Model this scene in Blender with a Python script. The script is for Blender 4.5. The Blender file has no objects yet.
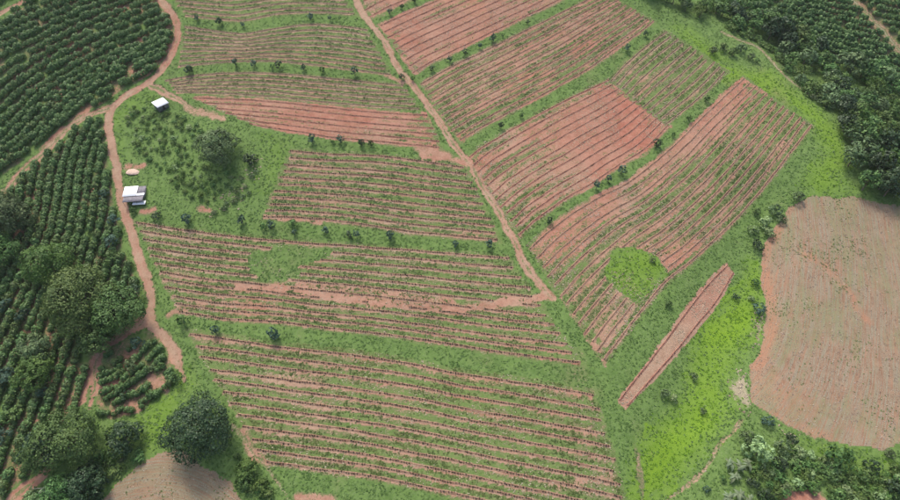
import bpy, math, random
import numpy as np

# ------------------------------------------------------------------ camera, sky, sun, exposure
scene = bpy.context.scene
COL = scene.collection
CAM_H = 165.0
PITCH = math.radians(48.0)
FPX = 600.0                                   # focal length in pixels of the 900 px wide photograph
cam_data = bpy.data.cameras.new('camera')
cam_data.sensor_width = 36.0
cam_data.lens = 36.0 * FPX / 900.0
cam_data.clip_start = 1.0
cam_data.clip_end = 12000.0
cam = bpy.data.objects.new('camera', cam_data)
cam.location = (0, 0, CAM_H)
cam.rotation_euler = (math.pi / 2 - PITCH, 0, 0)
COL.objects.link(cam)
scene.camera = cam

SUN_EL, SUN_AZ = math.radians(58), math.radians(-25)     # azimuth from +Y (away from the camera), negative = left
world = bpy.data.worlds.new('World')
scene.world = world
world.use_nodes = True
wn = world.node_tree
bg = wn.nodes['Background']
sky = wn.nodes.new('ShaderNodeTexSky')
sky.sky_type = 'NISHITA'
sky.sun_disc = False
sky.sun_elevation = SUN_EL
sky.sun_rotation = SUN_AZ
sky.air_density = 1.0
sky.dust_density = 4.0
sky.ozone_density = 0.6
wn.links.new(sky.outputs[0], bg.inputs[0])
bg.inputs[1].default_value = 0.115
sun_data = bpy.data.lights.new('sun', 'SUN')
sun_data.energy = 1.6
sun_data.angle = math.radians(15)
sun_data.color = (1.0, 0.96, 0.9)
sun = bpy.data.objects.new('sun', sun_data)
sun.rotation_euler = (-(math.pi / 2 - SUN_EL), 0, -SUN_AZ)
COL.objects.link(sun)
scene.view_settings.view_transform = 'Standard'
scene.view_settings.look = 'None'
scene.view_settings.gamma = 1.0
scene.view_settings.use_curve_mapping = False
scene.view_settings.exposure = 1.0

# ------------------------------------------------------------------ noise and geometry helpers
RS = np.random.RandomState

def vnoise(x, y, scale, seed=0):
    """smooth value noise in 0..1"""
    x = np.asarray(x, float) / scale + 1000.37 * (seed % 17 + 1)
    y = np.asarray(y, float) / scale + 733.91 * (seed % 13 + 1)
    xi = np.floor(x).astype(np.int64); yi = np.floor(y).astype(np.int64)
    fx = x - xi; fy = y - yi
    fx = fx * fx * (3 - 2 * fx); fy = fy * fy * (3 - 2 * fy)
    def h(a, b):
        n = (a * 374761393 + b * 668265263 + seed * 974634777) & 0xFFFFFFFF
        n = ((n ^ (n >> 13)) * 1274126177) & 0xFFFFFFFF
        return ((n ^ (n >> 16)) & 0xFFFF) / 65535.0
    a = h(xi, yi); b = h(xi + 1, yi); c = h(xi, yi + 1); d = h(xi + 1, yi + 1)
    return (a + (b - a) * fx) * (1 - fy) + (c + (d - c) * fx) * fy

def fnoise(x, y, scale, seed=0, octv=3):
    s = 0; amp = 0.5; tot = 0
    for k in range(octv):
        s = s + amp * vnoise(x, y, scale / 2 ** k, seed + 31 * k); tot += amp; amp *= 0.55
    return s / tot

def smooth(e0, e1, x):
    t = np.clip((x - e0) / (e1 - e0), 0, 1)
    return t * t * (3 - 2 * t)

def seg_dist(px, py, line):
    """distance of points to a world polyline"""
    best = np.full(np.shape(px), 1e9)
    for (ax, ay), (bx, by) in zip(line[:-1], line[1:]):
        dx, dy = bx - ax, by - ay
        L = dx * dx + dy * dy + 1e-9
        t = np.clip(((px - ax) * dx + (py - ay) * dy) / L, 0, 1)
        best = np.minimum(best, np.hypot(px - ax - t * dx, py - ay - t * dy))
    return best

def inpoly(px, py, poly):
    res = np.zeros(np.shape(px), bool)
    poly = np.asarray(poly)
    x0, y0 = poly.min(0); x1, y1 = poly.max(0)
    sel = (px >= x0) & (px <= x1) & (py >= y0) & (py <= y1)
    if not sel.any():
        return res
    X = px[sel]; Y = py[sel]
    r = np.zeros(X.shape, bool)
    n = len(poly)
    for i in range(n):
        ax, ay = poly[i]; bx, by = poly[(i + 1) % n]
        if ay == by:
            continue
        c = ((ay > Y) != (by > Y)) & (X < (bx - ax) * (Y - ay) / (by - ay) + ax)
        r ^= c
    res[sel] = r
    return res

def grid_dist(px, py, line, reach):
    """seg_dist on a grid, only near the line"""
    line = np.asarray(line)
    sel = (px > line[:, 0].min() - reach) & (px < line[:, 0].max() + reach) & (py > line[:, 1].min() - reach) & (py < line[:, 1].max() + reach)
    out = np.full(px.shape, 1e9)
    out[sel] = seg_dist(px[sel], py[sel], line)
    return out

# ------------------------------------------------------------------ terrain height (spur with a ridge, a gully and a wooded valley)
def base_h(x, y):
    yy = np.clip(y, -200, 290)
    z = 0.2 * yy + 0.00042 * np.maximum(0, yy - 80) ** 2
    return z + 0.12 * np.clip(np.asarray(y, float) - 290, 0, 400)

RIDGE = ((26.0, 112.0), (-64.0, 262.0))       # crest of the spur, under the central track

def height(x, y):
    x = np.asarray(x, float); y = np.asarray(y, float)
    z = base_h(x, y)
    (ax, ay), (bx, by) = RIDGE
    L = math.hypot(bx - ax, by - ay); ux, uy = (bx - ax) / L, (by - ay) / L
    d = (x - ax) * uy - (y - ay) * ux                      # metres to the right of the crest
    z = z - 0.13 * (np.sqrt(d * d + 64) + d) * 0.5 * (1 - 0.45 * smooth(40, 140, d))
    z = z - 0.05 * (np.sqrt(d * d + 200) - d) * 0.5
    # wooded valley
    dv = seg_dist(x, y, [(60, 330), (105, 262), (150, 222), (240, 165)])
    z = z - 7.0 * np.exp(-(dv / 20.0) ** 2)
    # gully below the crop rows
    dg = seg_dist(x, y, [(45, 30), (64, 75), (92, 120), (108, 150)])
    z = z - 2.6 * np.exp(-(dg / 13.0) ** 2)
    # scrubby knoll
    z = z + 1.8 * np.exp(-((x + 78) / 20.0) ** 2 - ((y - 160) / 18.0) ** 2)
    z = z + 1.3 * (fnoise(x, y, 38, 5, 2) - 0.5) + 0.25 * (vnoise(x, y, 7, 9) - 0.5)
    return z

SP, CP = math.sin(PITCH), math.cos(PITCH)

def unproject(uv):
    """photo pixels -> points where those sight lines meet the terrain"""
    uv = np.asarray(uv, float).reshape(-1, 2)
    cx = (uv[:, 0] - 450) / FPX; cy = -(uv[:, 1] - 250) / FPX
    D = np.stack([cx, cy * SP + CP, cy * CP - SP], 1)
    D /= np.linalg.norm(D, axis=1)[:, None]
    n = len(uv)
    tlo = np.full(n, 1196.0); thi = np.full(n, 1200.0)
    alive = np.arange(n)
    t = 110.0
    while t < 1196 and len(alive):
        P = D[alive] * (t + 4.0)
        below = (P[:, 2] + CAM_H) < height(P[:, 0], P[:, 1])
        tlo[alive[below]] = t; thi[alive[below]] = t + 4.0
        alive = alive[~below]
        t += 4.0
    for k in range(14):
        m = (tlo + thi) / 2
        P = D * m[:, None]
        below = (P[:, 2] + CAM_H) < height(P[:, 0], P[:, 1])
        thi = np.where(below, m, thi); tlo = np.where(below, tlo, m)
    P = D * ((tlo + thi) / 2)[:, None]
    P[:, 2] += CAM_H
    return P

def project(P):
    P = np.asarray(P, float)
    X = P[..., 0]; Y = P[..., 1]; Z = P[..., 2] - CAM_H
    f = Y * CP - Z * SP
    u = Y * SP + Z * CP
    return 450 + FPX * X / f, 250 - FPX * u / f, f

def resample(pts, n):
    pts = np.asarray(pts, float)
    # smooth curve through the points (Catmull-Rom), then even spacing
    if len(pts) > 2:
        e = np.vstack([2 * pts[0] - pts[1], pts, 2 * pts[-1] - pts[-2]])
        out = []
        for i in range(1, len(e) - 2):
            p0, p1, p2, p3 = e[i - 1], e[i], e[i + 1], e[i + 2]
            for t in np.linspace(0, 1, 8, endpoint=False):
                out.append(0.5 * (2 * p1 + (p2 - p0) * t + (2 * p0 - 5 * p1 + 4 * p2 - p3) * t * t + (3 * p1 - p0 - 3 * p2 + p3) * t ** 3))
        out.append(pts[-1]); pts = np.array(out)
    s = np.r_[0, np.cumsum(np.hypot(*np.diff(pts, axis=0).T))]
    q = np.linspace(0, s[-1], n)
    return np.stack([np.interp(q, s, pts[:, 0]), np.interp(q, s, pts[:, 1])], 1)

def world_line(px, n=None):
    px = np.asarray(px, float)
    n = n or max(8, int(np.hypot(*np.diff(px, axis=0).T).sum() / 5))
    return unproject(resample(px, n))[:, :2]

def world_poly(px):
    px = np.asarray(px, float)
    c = np.vstack([px, px[:1]])
    out = []
    for a, b in zip(c[:-1], c[1:]):
        k = max(1, int(np.hypot(*(b - a)) / 12))
        for i in range(k):
            out.append(a + (b - a) * i / k)
    return unproject(out)[:, :2]

_TU, _TV = np.arange(-60, 961, 12.0), np.arange(-60, 541, 12.0)
_TT = None
def at(u, v):
    """one pixel -> ground point; starts from a coarse table of sight-line lengths"""
    global _TT
    if _TT is None:
        A, B = np.meshgrid(_TU, _TV)
        P = unproject(np.stack([A.ravel(), B.ravel()], 1))
        _TT = np.linalg.norm(P - (0, 0, CAM_H), axis=1).reshape(A.shape)
    i = min(max(int((u + 60) // 12), 0), len(_TU) - 2); j = min(max(int((v + 60) // 12), 0), len(_TV) - 2)
    c = _TT[j:j + 2, i:i + 2]
    lo, hi = c.min() - 3, c.max() + 3
    cx = (u - 450) / FPX; cy = -(v - 250) / FPX
    D = np.array([cx, cy * SP + CP, cy * CP - SP]); D /= np.linalg.norm(D)
    t = np.linspace(lo, hi, 40)
    P = D * t[:, None]
    below = P[:, 2] + CAM_H < height(P[:, 0], P[:, 1])
    if below[0] or not below.any():
        return unproject([(u, v)])[0]
    k = int(np.argmax(below))
    t = np.linspace(t[k - 1], t[k], 30); P = D * t[:, None]
    k = int(np.argmax(P[:, 2] + CAM_H < height(P[:, 0], P[:, 1])))
    p = P[k].copy(); p[2] = float(height(p[0], p[1]))
    return p

# ------------------------------------------------------------------ mesh helpers
def new_mesh(name, V, F, mat=None, face_attr=None, smooth_shade=False, point_color=None):
    V = np.asarray(V, np.float32); F = np.asarray(F, np.int32)
    me = bpy.data.meshes.new(name)
    k = F.shape[1]
    me.vertices.add(len(V)); me.vertices.foreach_set('co', V.ravel())
    me.loops.add(F.size); me.loops.foreach_set('vertex_index', F.ravel())
    me.polygons.add(len(F))
    me.polygons.foreach_set('loop_start', np.arange(len(F), dtype=np.int32) * k)
    if smooth_shade:
        me.polygons.foreach_set('use_smooth', np.ones(len(F), bool))
    if face_attr is not None:
        a = me.attributes.new('tint', 'FLOAT', 'FACE')
        a.data.foreach_set('value', np.asarray(face_attr, np.float32))
    if point_color is not None:
        for nm, arr in point_color.items():
            a = me.attributes.new(nm, 'FLOAT_COLOR', 'POINT')
            a.data.foreach_set('color', np.asarray(arr, np.float32).ravel())
    me.update(calc_edges=True)
    if mat:
        me.materials.append(mat)
    return me

def link(name, me, parent=None, loc=None, rz=0.0, scale=None):
    o = bpy.data.objects.new(name, me)
    COL.objects.link(o)
    if parent:
        o.parent = parent
    if loc is not None:
        o.location = loc
    if rz:
        o.rotation_euler = (0, 0, rz)
    if scale is not None:
        o.scale = scale if hasattr(scale, '__len__') else (scale,) * 3
    return o

def tag(o, label=None, cat=None, group=None, kind=None):
    if label: o['label'] = label
    if cat: o['category'] = cat
    if group: o['group'] = group
    if kind: o['kind'] = kind
    return o

def tube(path, radii, sides=6):
    path = np.asarray(path, float); V = []; F = []
    n = len(path)
    for i in range(n):
        d = path[min(i + 1, n - 1)] - path[max(i - 1, 0)]
        d = d / (np.linalg.norm(d) + 1e-9)
        a = np.cross(d, [0.3, 0.9, 0.1]); a /= np.linalg.norm(a) + 1e-9
        b = np.cross(d, a)
        for k in range(sides):
            t = 2 * math.pi * k / sides
            V.append(path[i] + radii[i] * (math.cos(t) * a + math.sin(t) * b))
    for i in range(n - 1):
        for k in range(sides):
            k2 = (k + 1) % sides
            F.append((i * sides + k, i * sides + k2, (i + 1) * sides + k2, (i + 1) * sides + k))
    return np.array(V), np.array(F)

def merge(parts):
    V = []; F = []; o = 0
    for v, f in parts:
        V.append(v); F.append(np.asarray(f) + o); o += len(v)
    return np.vstack(V), np.vstack(F)

def box(x0, x1, y0, y1, z0, z1):
    V = np.array([(x, y, z) for z in (z0, z1) for y in (y0, y1) for x in (x0, x1)], float)
    F = np.array([(0, 2, 3, 1), (4, 5, 7, 6), (0, 1, 5, 4), (2, 6, 7, 3), (0, 4, 6, 2), (1, 3, 7, 5)])
    return V, F

def leaf_quads(rng, C, N, size, jitter=0.4, aspect=0.7):
    """leaf faces at centres C, facing roughly along N"""
    n = len(C)
    N = N + rng.normal(0, jitter, (n, 3))
    N /= np.linalg.norm(N, axis=1)[:, None] + 1e-9
    T = np.cross(N, rng.normal(0, 1, (n, 3)))
    T /= np.linalg.norm(T, axis=1)[:, None] + 1e-9
    B = np.cross(N, T)
    s = (np.asarray(size) * rng.uniform(0.65, 1.35, n))[:, None] * 0.5
    a = T * s; b = B * s * aspect
    V = np.stack([C - a - b * .7, C + a * .8 - b, C + a + b * .6, C - a * .8 + b], 1).reshape(-1, 3)
    F = np.arange(4 * n).reshape(n, 4)
    return V, F

# ------------------------------------------------------------------ materials
def node_mat(name):
    m = bpy.data.materials.new(name); m.use_nodes = True
    nt = m.node_tree
    return m, nt, nt.nodes['Principled BSDF']

def mixc(nt, fac, a, b):
    n = nt.nodes.new('ShaderNodeMix'); n.data_type = 'RGBA'
    for sock, val in ((n.inputs[0], fac), (n.inputs[6], a), (n.inputs[7], b)):
        if isinstance(val, bpy.types.NodeSocket):
            nt.links.new(val, sock)
        elif hasattr(val, '__len__'):
            sock.default_value = (*val[:3], 1)
        else:
            sock.default_value = val
    return n.outputs[2]

def math_n(nt, op, a, b=None, c=None, clamp=False):
    n = nt.nodes.new('ShaderNodeMath'); n.operation = op; n.use_clamp = clamp
    for i, v in enumerate((a, b, c)):
        if v is None: continue
        if isinstance(v, bpy.types.NodeSocket): nt.links.new(v, n.inputs[i])
        else: n.inputs[i].default_value = v
    return n.outputs[0]

def noise_n(nt, scale, detail=4, rough=0.6, vec=None, stretch=None):
    n = nt.nodes.new('ShaderNodeTexNoise')
    n.inputs['Scale'].default_value = scale
    n.inputs['Detail'].default_value = detail
    n.inputs['Roughness'].default_value = rough
    if vec is None:
        g = nt.nodes.new('ShaderNodeNewGeometry'); vec = g.outputs['Position']
    if stretch:
        mp = nt.nodes.new('ShaderNodeMapping')
        mp.inputs['Scale'].default_value = stretch[:3]
        if len(stretch) > 3: mp.inputs['Rotation'].default_value = (0, 0, stretch[3])
        nt.links.new(vec, mp.inputs['Vector']); vec = mp.outputs[0]
    nt.links.new(vec, n.inputs['Vector'])
    return n.outputs['Fac']

def ramp01(nt, x, lo, hi):
    n = nt.nodes.new('ShaderNodeMapRange'); n.interpolation_type = 'SMOOTHSTEP'
    nt.links.new(x, n.inputs[0]); n.inputs[1].default_value = lo; n.inputs[2].default_value = hi
    return n.outputs[0]

def bump_n(nt, h, strength, dist, bsdf):
    b = nt.nodes.new('ShaderNodeBump'); b.inputs['Strength'].default_value = strength
    b.inputs['Distance'].default_value = dist
    nt.links.new(h, b.inputs['Height']); nt.links.new(b.outputs[0], bsdf.inputs['Normal'])

def ground_material():
    m, nt, p = node_mat('field_ground')
    at_ = nt.nodes.new('ShaderNodeAttribute'); at_.attribute_name = 'cover'
    sep = nt.nodes.new('ShaderNodeSeparateColor'); nt.links.new(at_.outputs['Color'], sep.inputs[0])
    soil_w, lime_w, dry_w, red_w = sep.outputs[0], sep.outputs[1], sep.outputs[2], at_.outputs['Alpha']
    n_big = noise_n(nt, 0.05, 3)
    n_mid = noise_n(nt, 0.35, 4, 0.65)
    n_fine = noise_n(nt, 1.5, 5, 0.78)
    n_grain = noise_n(nt, 4.0, 3, 0.75)
    # grass
    g1 = mixc(nt, ramp01(nt, n_mid, 0.34, 0.66), (0.086, 0.148, 0.036), (0.126, 0.200, 0.053))
    g1 = mixc(nt, ramp01(nt, n_fine, 0.45, 0.75), g1, (0.150, 0.210, 0.080))
    g2 = mixc(nt, n_mid, (0.112, 0.205, 0.014), (0.180, 0.290, 0.026))
    grass = mixc(nt, lime_w, g1, g2)
    dry = mixc(nt, n_fine, (0.22, 0.19, 0.11), (0.37, 0.32, 0.22))
    dfac = math_n(nt, 'MULTIPLY_ADD', n_fine, 0.9, math_n(nt, 'MULTIPLY_ADD', dry_w, 1.9, -1.0))
    grass = mixc(nt, ramp01(nt, dfac, 0.0, 0.7), grass, dry)
    # bare red earth
    s_red = mixc(nt, ramp01(nt, n_mid, 0.3, 0.7), (0.285, 0.102, 0.066), (0.385, 0.160, 0.108))
    s_pale = mixc(nt, ramp01(nt, n_mid, 0.3, 0.7), (0.295, 0.185, 0.118), (0.385, 0.268, 0.182))
    soil = mixc(nt, red_w, s_pale, s_red)
    soil = mixc(nt, math_n(nt, 'MULTIPLY', ramp01(nt, n_fine, 0.5, 0.66), 0.38), soil, (0.40, 0.30, 0.21))
    soil = mixc(nt, math_n(nt, 'MULTIPLY', ramp01(nt, n_fine, 0.46, 0.34), 0.55), soil, (0.215, 0.10, 0.07))
    soil = mixc(nt, math_n(nt, 'MULTIPLY', ramp01(nt, n_grain, 0.52, 0.66), 0.5), soil, (0.19, 0.115, 0.08))
    soil = mixc(nt, math_n(nt, 'MULTIPLY', ramp01(nt, n_big, 0.4, 0.65), 0.35), soil, (0.37, 0.235, 0.165))
    t = math_n(nt, 'ADD', math_n(nt, 'MULTIPLY_ADD', n_fine, 3.0, -1.0), math_n(nt, 'MULTIPLY_ADD', n_grain, 1.2, -0.43))
    t = math_n(nt, 'ADD', t, math_n(nt, 'MULTIPLY_ADD', n_mid, 0.9, -0.45))
    t = math_n(nt, 'ADD', math_n(nt, 'MULTIPLY_ADD', soil_w, 1.9, -1.60), t)
    sparse = mixc(nt, ramp01(nt, n_grain, 0.35, 0.65), (0.145, 0.145, 0.062), (0.235, 0.208, 0.115))
    sparse = mixc(nt, ramp01(nt, n_fine, 0.4, 0.6), (0.118, 0.150, 0.052), sparse)
    grass = mixc(nt, ramp01(nt, soil_w, 0.14, 0.34), grass, sparse)
    col = mixc(nt, ramp01(nt, t, -0.22, 0.34), grass, soil)
    nt.links.new(col, p.inputs['Base Color'])
    p.inputs['Roughness'].default_value = 0.95
    p.inputs['Specular IOR Level'].default_value = 0.15
    bump_n(nt, math_n(nt, 'ADD', n_fine, math_n(nt, 'MULTIPLY', n_grain, 0.5)), 0.6, 0.25, p)
    return m

def plough_material():
    """harvested, disc-harrowed field: red earth, straw lines along the passes"""
    m, nt, p = node_mat('harrowed_earth')
    at_ = nt.nodes.new('ShaderNodeAttribute'); at_.attribute_name = 'cover'
    sep = nt.nodes.new('ShaderNodeSeparateColor'); nt.links.new(at_.outputs['Color'], sep.inputs[0])
    at2 = nt.nodes.new('ShaderNodeAttribute'); at2.attribute_name = 'lane'
    n_big = noise_n(nt, 0.06, 4, 0.6)
    n_mid = noise_n(nt, 0.4, 4, 0.65)
    lane = noise_n(nt, 1.0, 4, 0.7, at2.outputs['Vector'], (2.6, 0.16, 1))
    lane2 = noise_n(nt, 1.0, 3, 0.6, at2.outputs['Vector'], (0.45, 0.08, 1))
    fine = noise_n(nt, 3.5, 4, 0.7)
    earth = mixc(nt, ramp01(nt, n_mid, 0.3, 0.7), (0.215, 0.122, 0.074), (0.29, 0.175, 0.110))
    earth = mixc(nt, math_n(nt, 'MULTIPLY', sep.outputs[0], 0.8), earth, (0.37, 0.175, 0.10))
    straw = mixc(nt, ramp01(nt, fine, 0.35, 0.7), (0.205, 0.170, 0.112), (0.305, 0.260, 0.185))
    sf = math_n(nt, 'MULTIPLY', ramp01(nt, math_n(nt, 'ADD', lane, math_n(nt, 'MULTIPLY', fine, 0.3)), 0.56, 0.74), math_n(nt, 'MULTIPLY_ADD', sep.outputs[0], -0.75, 1.0))
    c = mixc(nt, sf, earth, straw)
    green = mixc(nt, fine, (0.14, 0.165, 0.065), (0.22, 0.235, 0.12))
    gf = math_n(nt, 'MULTIPLY', ramp01(nt, math_n(nt, 'ADD', math_n(nt, 'ADD', lane2, n_big), math_n(nt, 'MULTIPLY', fine, 0.35)), 1.08, 1.34), math_n(nt, 'MULTIPLY_ADD', sep.outputs[0], -0.9, 1.0))
    gf = math_n(nt, 'MULTIPLY', gf, math_n(nt, 'MULTIPLY_ADD', ramp01(nt, fine, 0.42, 0.58), 0.75, 0.1))
    gf = math_n(nt, 'MULTIPLY', gf, math_n(nt, 'MULTIPLY_ADD', sep.outputs[1], -0.8, 1.0))
    c = mixc(nt, gf, c, green)
    c = mixc(nt, math_n(nt, 'MULTIPLY', ramp01(nt, noise_n(nt, 9.0, 3, 0.7), 0.5, 0.68), 0.35), c, (0.32, 0.275, 0.20))
    c = mixc(nt, math_n(nt, 'MULTIPLY', ramp01(nt, fine, 0.54, 0.7), 0.45), c, (0.19, 0.125, 0.085))
    nt.links.new(c, p.inputs['Base Color'])
    p.inputs['Roughness'].default_value = 0.95
    p.inputs['Specular IOR Level'].default_value = 0.15
    bump_n(nt, math_n(nt, 'ADD', math_n(nt, 'MULTIPLY', lane, 0.3), fine), 0.6, 0.25, p)
    return m

def bank_material(name='row_bank_earth', c1=(0.215, 0.095, 0.066), c2=(0.345, 0.18, 0.125)):
    m, nt, p = node_mat(name)
    n_mid = noise_n(nt, 0.5, 4, 0.65); fine = noise_n(nt, 3.0, 4, 0.7)
    c = mixc(nt, ramp01(nt, n_mid, 0.3, 0.7), c1, c2)
    c = mixc(nt, ramp01(nt, fine, 0.5, 0.75), c, (0.43, 0.29, 0.21))
    c = mixc(nt, math_n(nt, 'MULTIPLY', ramp01(nt, fine, 0.5, 0.3), 0.5), c, (0.13, 0.065, 0.05))
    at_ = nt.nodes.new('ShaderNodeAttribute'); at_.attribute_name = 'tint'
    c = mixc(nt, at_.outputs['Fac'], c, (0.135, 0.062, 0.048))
    nt.links.new(c, p.inputs['Base Color']); p.inputs['Roughness'].default_value = 0.95
    p.inputs['Specular IOR Level'].default_value = 0.15
    bump_n(nt, fine, 0.6, 0.2, p)
    return m

def leaf_material(name, dark, light, trans=0.18, rough=0.6, vary=0.35):
    m, nt, p = node_mat(name)
    at_ = nt.nodes.new('ShaderNodeAttribute'); at_.attribute_name = 'tint'
    c = mixc(nt, at_.outputs['Fac'], dark, light)
    oi = nt.nodes.new('ShaderNodeObjectInfo')
    hs = nt.nodes.new('ShaderNodeHueSaturation')
    nt.links.new(math_n(nt, 'MULTIPLY_ADD', oi.outputs['Random'], vary, 1 - vary / 2), hs.inputs['Value'])
    nt.links.new(math_n(nt, 'MULTIPLY_ADD', oi.outputs['Random'], 0.035, 0.4825), hs.inputs['Hue'])
    nt.links.new(c, hs.inputs['Color'])
    nt.links.new(hs.outputs[0], p.inputs['Base Color'])
    p.inputs['Roughness'].default_value = rough
    p.inputs['Specular IOR Level'].default_value = 0.25
    tr = nt.nodes.new('ShaderNodeBsdfTranslucent'); nt.links.new(hs.outputs[0], tr.inputs[0])
    mx = nt.nodes.new('ShaderNodeMixShader'); mx.inputs[0].default_value = trans
    nt.links.new(p.outputs[0], mx.inputs[1]); nt.links.new(tr.outputs[0], mx.inputs[2])
    nt.links.new(mx.outputs[0], nt.nodes['Material Output'].inputs['Surface'])
    return m

def plain_material(name, a, b, scale=3.0, rough=0.8, spec=0.3, bump=0.2):
    m, nt, p = node_mat(name)
    tc = nt.nodes.new('ShaderNodeTexCoord')
    n = noise_n(nt, scale, 4, 0.65, tc.outputs['Object'])
    nt.links.new(mixc(nt, ramp01(nt, n, 0.3, 0.7), a, b), p.inputs['Base Color'])
    p.inputs['Roughness'].default_value = rough; p.inputs['Specular IOR Level'].default_value = spec
    bump_n(nt, n, bump, 0.05, p)
    return m

M_GROUND = ground_material()
M_PLOUGH = plough_material()
M_BANK = bank_material()
M_BANK_DRY = bank_material('weedy_row_bank', (0.155, 0.125, 0.07), (0.25, 0.20, 0.125))
M_BANK_MID = bank_material('dusty_row_bank', (0.20, 0.115, 0.074), (0.315, 0.205, 0.135))
M_BARK = plain_material('bark', (0.10, 0.075, 0.055), (0.22, 0.18, 0.14), 4)
M_PALEBARK = plain_material('pale_bark', (0.32, 0.30, 0.27), (0.5, 0.47, 0.42), 4)
M_COFFEE = leaf_material('coffee_leaves', (0.046, 0.092, 0.026), (0.150, 0.236, 0.076), 0.12, 0.5)
M_SEED = leaf_material('seedling_leaves', (0.022, 0.018, 0.013), (0.06, 0.062, 0.03), 0.1)
M_WEED = leaf_material('weed_leaves', (0.062, 0.108, 0.024), (0.150, 0.198, 0.058), 0.28, vary=0.1)
M_GRASS = leaf_material('grass_blades', (0.092, 0.162, 0.036), (0.165, 0.255, 0.068), 0.33, vary=0.05)
M_LIME = leaf_material('lime_grass_blades', (0.138, 0.240, 0.016), (0.205, 0.320, 0.030), 0.35, vary=0.05)
M_STRAW = leaf_material('straw_mulch', (0.20, 0.15, 0.10), (0.40, 0.335, 0.245), 0.0, 0.9, 0.05)
M_STUBBLE = leaf_material('stubble_straw', (0.13, 0.09, 0.06), (0.38, 0.33, 0.25), 0.0, 0.9, 0.05)
M_TREE = {
    'dark':   leaf_material('mango_leaves', (0.022, 0.046, 0.017), (0.070, 0.112, 0.050), 0.12, 0.5),
    'green':  leaf_material('green_leaves', (0.0427, 0.094, 0.0256), (0.1474, 0.2511, 0.0703), 0.2),
    'olive':  leaf_material('olive_leaves', (0.0559, 0.1135, 0.0299), (0.194, 0.2889, 0.0837), 0.2),
    'bright': leaf_material('bright_leaves', (0.0551, 0.1155, 0.0263), (0.164, 0.2625, 0.063), 0.25),
    'grey':   leaf_material('grey_green_leaves', (0.0612, 0.0966, 0.0398), (0.2, 0.2806, 0.1172), 0.2),
    'pale':   leaf_material('pale_leaves', (0.1077, 0.1722, 0.0669), (0.3523, 0.4726, 0.2039), 0.25),
    'blue':   leaf_material('blue_green_leaves', (0.0406, 0.0874, 0.0562), (0.1248, 0.2028, 0.1342), 0.2),
}

# ------------------------------------------------------------------ layout traced from the photograph (pixels of the 900 x 500 picture)
ROADS = [  # name, label, centre line, half width in metres, (soil, redness), ragged
    ('dirt_road', 'wide pinkish red dirt road winding down the left side past the white roofs',
     [(150, -22), (158, -4), (172, 12), (177, 28), (175, 45), (167, 62), (155, 78), (140, 88), (123, 97), (113, 107), (109, 118), (108, 128), (111, 140), (114, 157), (118, 180), (122, 200), (128, 220), (134, 242), (141, 265), (148, 280), (151, 295), (151, 308), (148, 322)], 1.45, 0.98, 0.5),
    ('dirt_road', 'red dirt road fork running from the junction to the big leaning mango tree',
     [(148, 312), (151, 324), (160, 333), (168, 343), (174, 354), (180, 366), (186, 380)], 1.5, 0.97, 0.4),
    ('dirt_track', 'red dirt track running from under the big tree into the coffee',
     [(146, 318), (134, 328), (115, 338), (103, 346), (97, 358), (94, 375), (93, 392), (90, 408)], 1.7, 0.97, 0.6),
    ('dirt_track', 'grassy dirt track with red verges between two coffee plots',
     [(109, 107), (98, 111), (88, 116), (72, 126), (60, 136), (50, 146), (38, 157), (22, 172), (10, 186)], 1.6, 0.72, 0.55),
    ('dirt_track', 'short pale dirt track passing behind the square white roofed shed',
     [(150, 85), (160, 90), (170, 96), (183, 103), (194, 111)], 1.3, 0.85, 0.3),
    ('dirt_track', 'straight central dirt track climbing the crest between the red crop fields',
     [(345, -18), (355, 0), (365, 17), (377, 32), (387, 47), (397, 65), (407, 78), (420, 93), (430, 108), (440, 122), (455, 145), (470, 165), (482, 185), (495, 207), (505, 225), (515, 242), (527, 267), (540, 283), (552, 297)], 1.3, 0.93, 0.25),
    ('footpath', 'thin tan path along the brow above the wooded valley',
     [(722, 32), (740, 40), (757, 47), (768, 56), (777, 67), (790, 80), (808, 94)], 0.75, 0.95, 0.1),
    ('footpath', 'pale path crossing the far coffee field in the top right corner',
     [(838, -18), (852, 0), (865, 10), (875, 22), (887, 35), (897, 47), (912, 62)], 1.5, 0.97, 0.0),
    ('footpath', 'narrow tan path through the grass at the lower right beside the scrub',
     [(742, 420), (730, 435), (717, 447), (709, 462), (699, 477), (680, 492), (664, 505)], 0.42, 1.0, 0.1),
    ('dirt_track', 'short red track cutting across the top left corner of the coffee',
     [(-12, 20), (0, 13), (15, 6), (30, -2), (48, -12)], 1.2, 0.97, 0.6),
    ('dirt_track', 'orange red track leaving the bottom left corner',
     [(4, 508), (15, 497), (27, 486), (40, 477), (48, 468)], 1.4, 1.0, 0.7),
    ('footpath', 'faint footpath between the mango tree and the lowest crop rows',
     [(233, 425), (240, 435), (252, 450), (265, 466), (280, 486), (292, 505)], 0.45, 0.75, 0.1),
]
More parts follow.
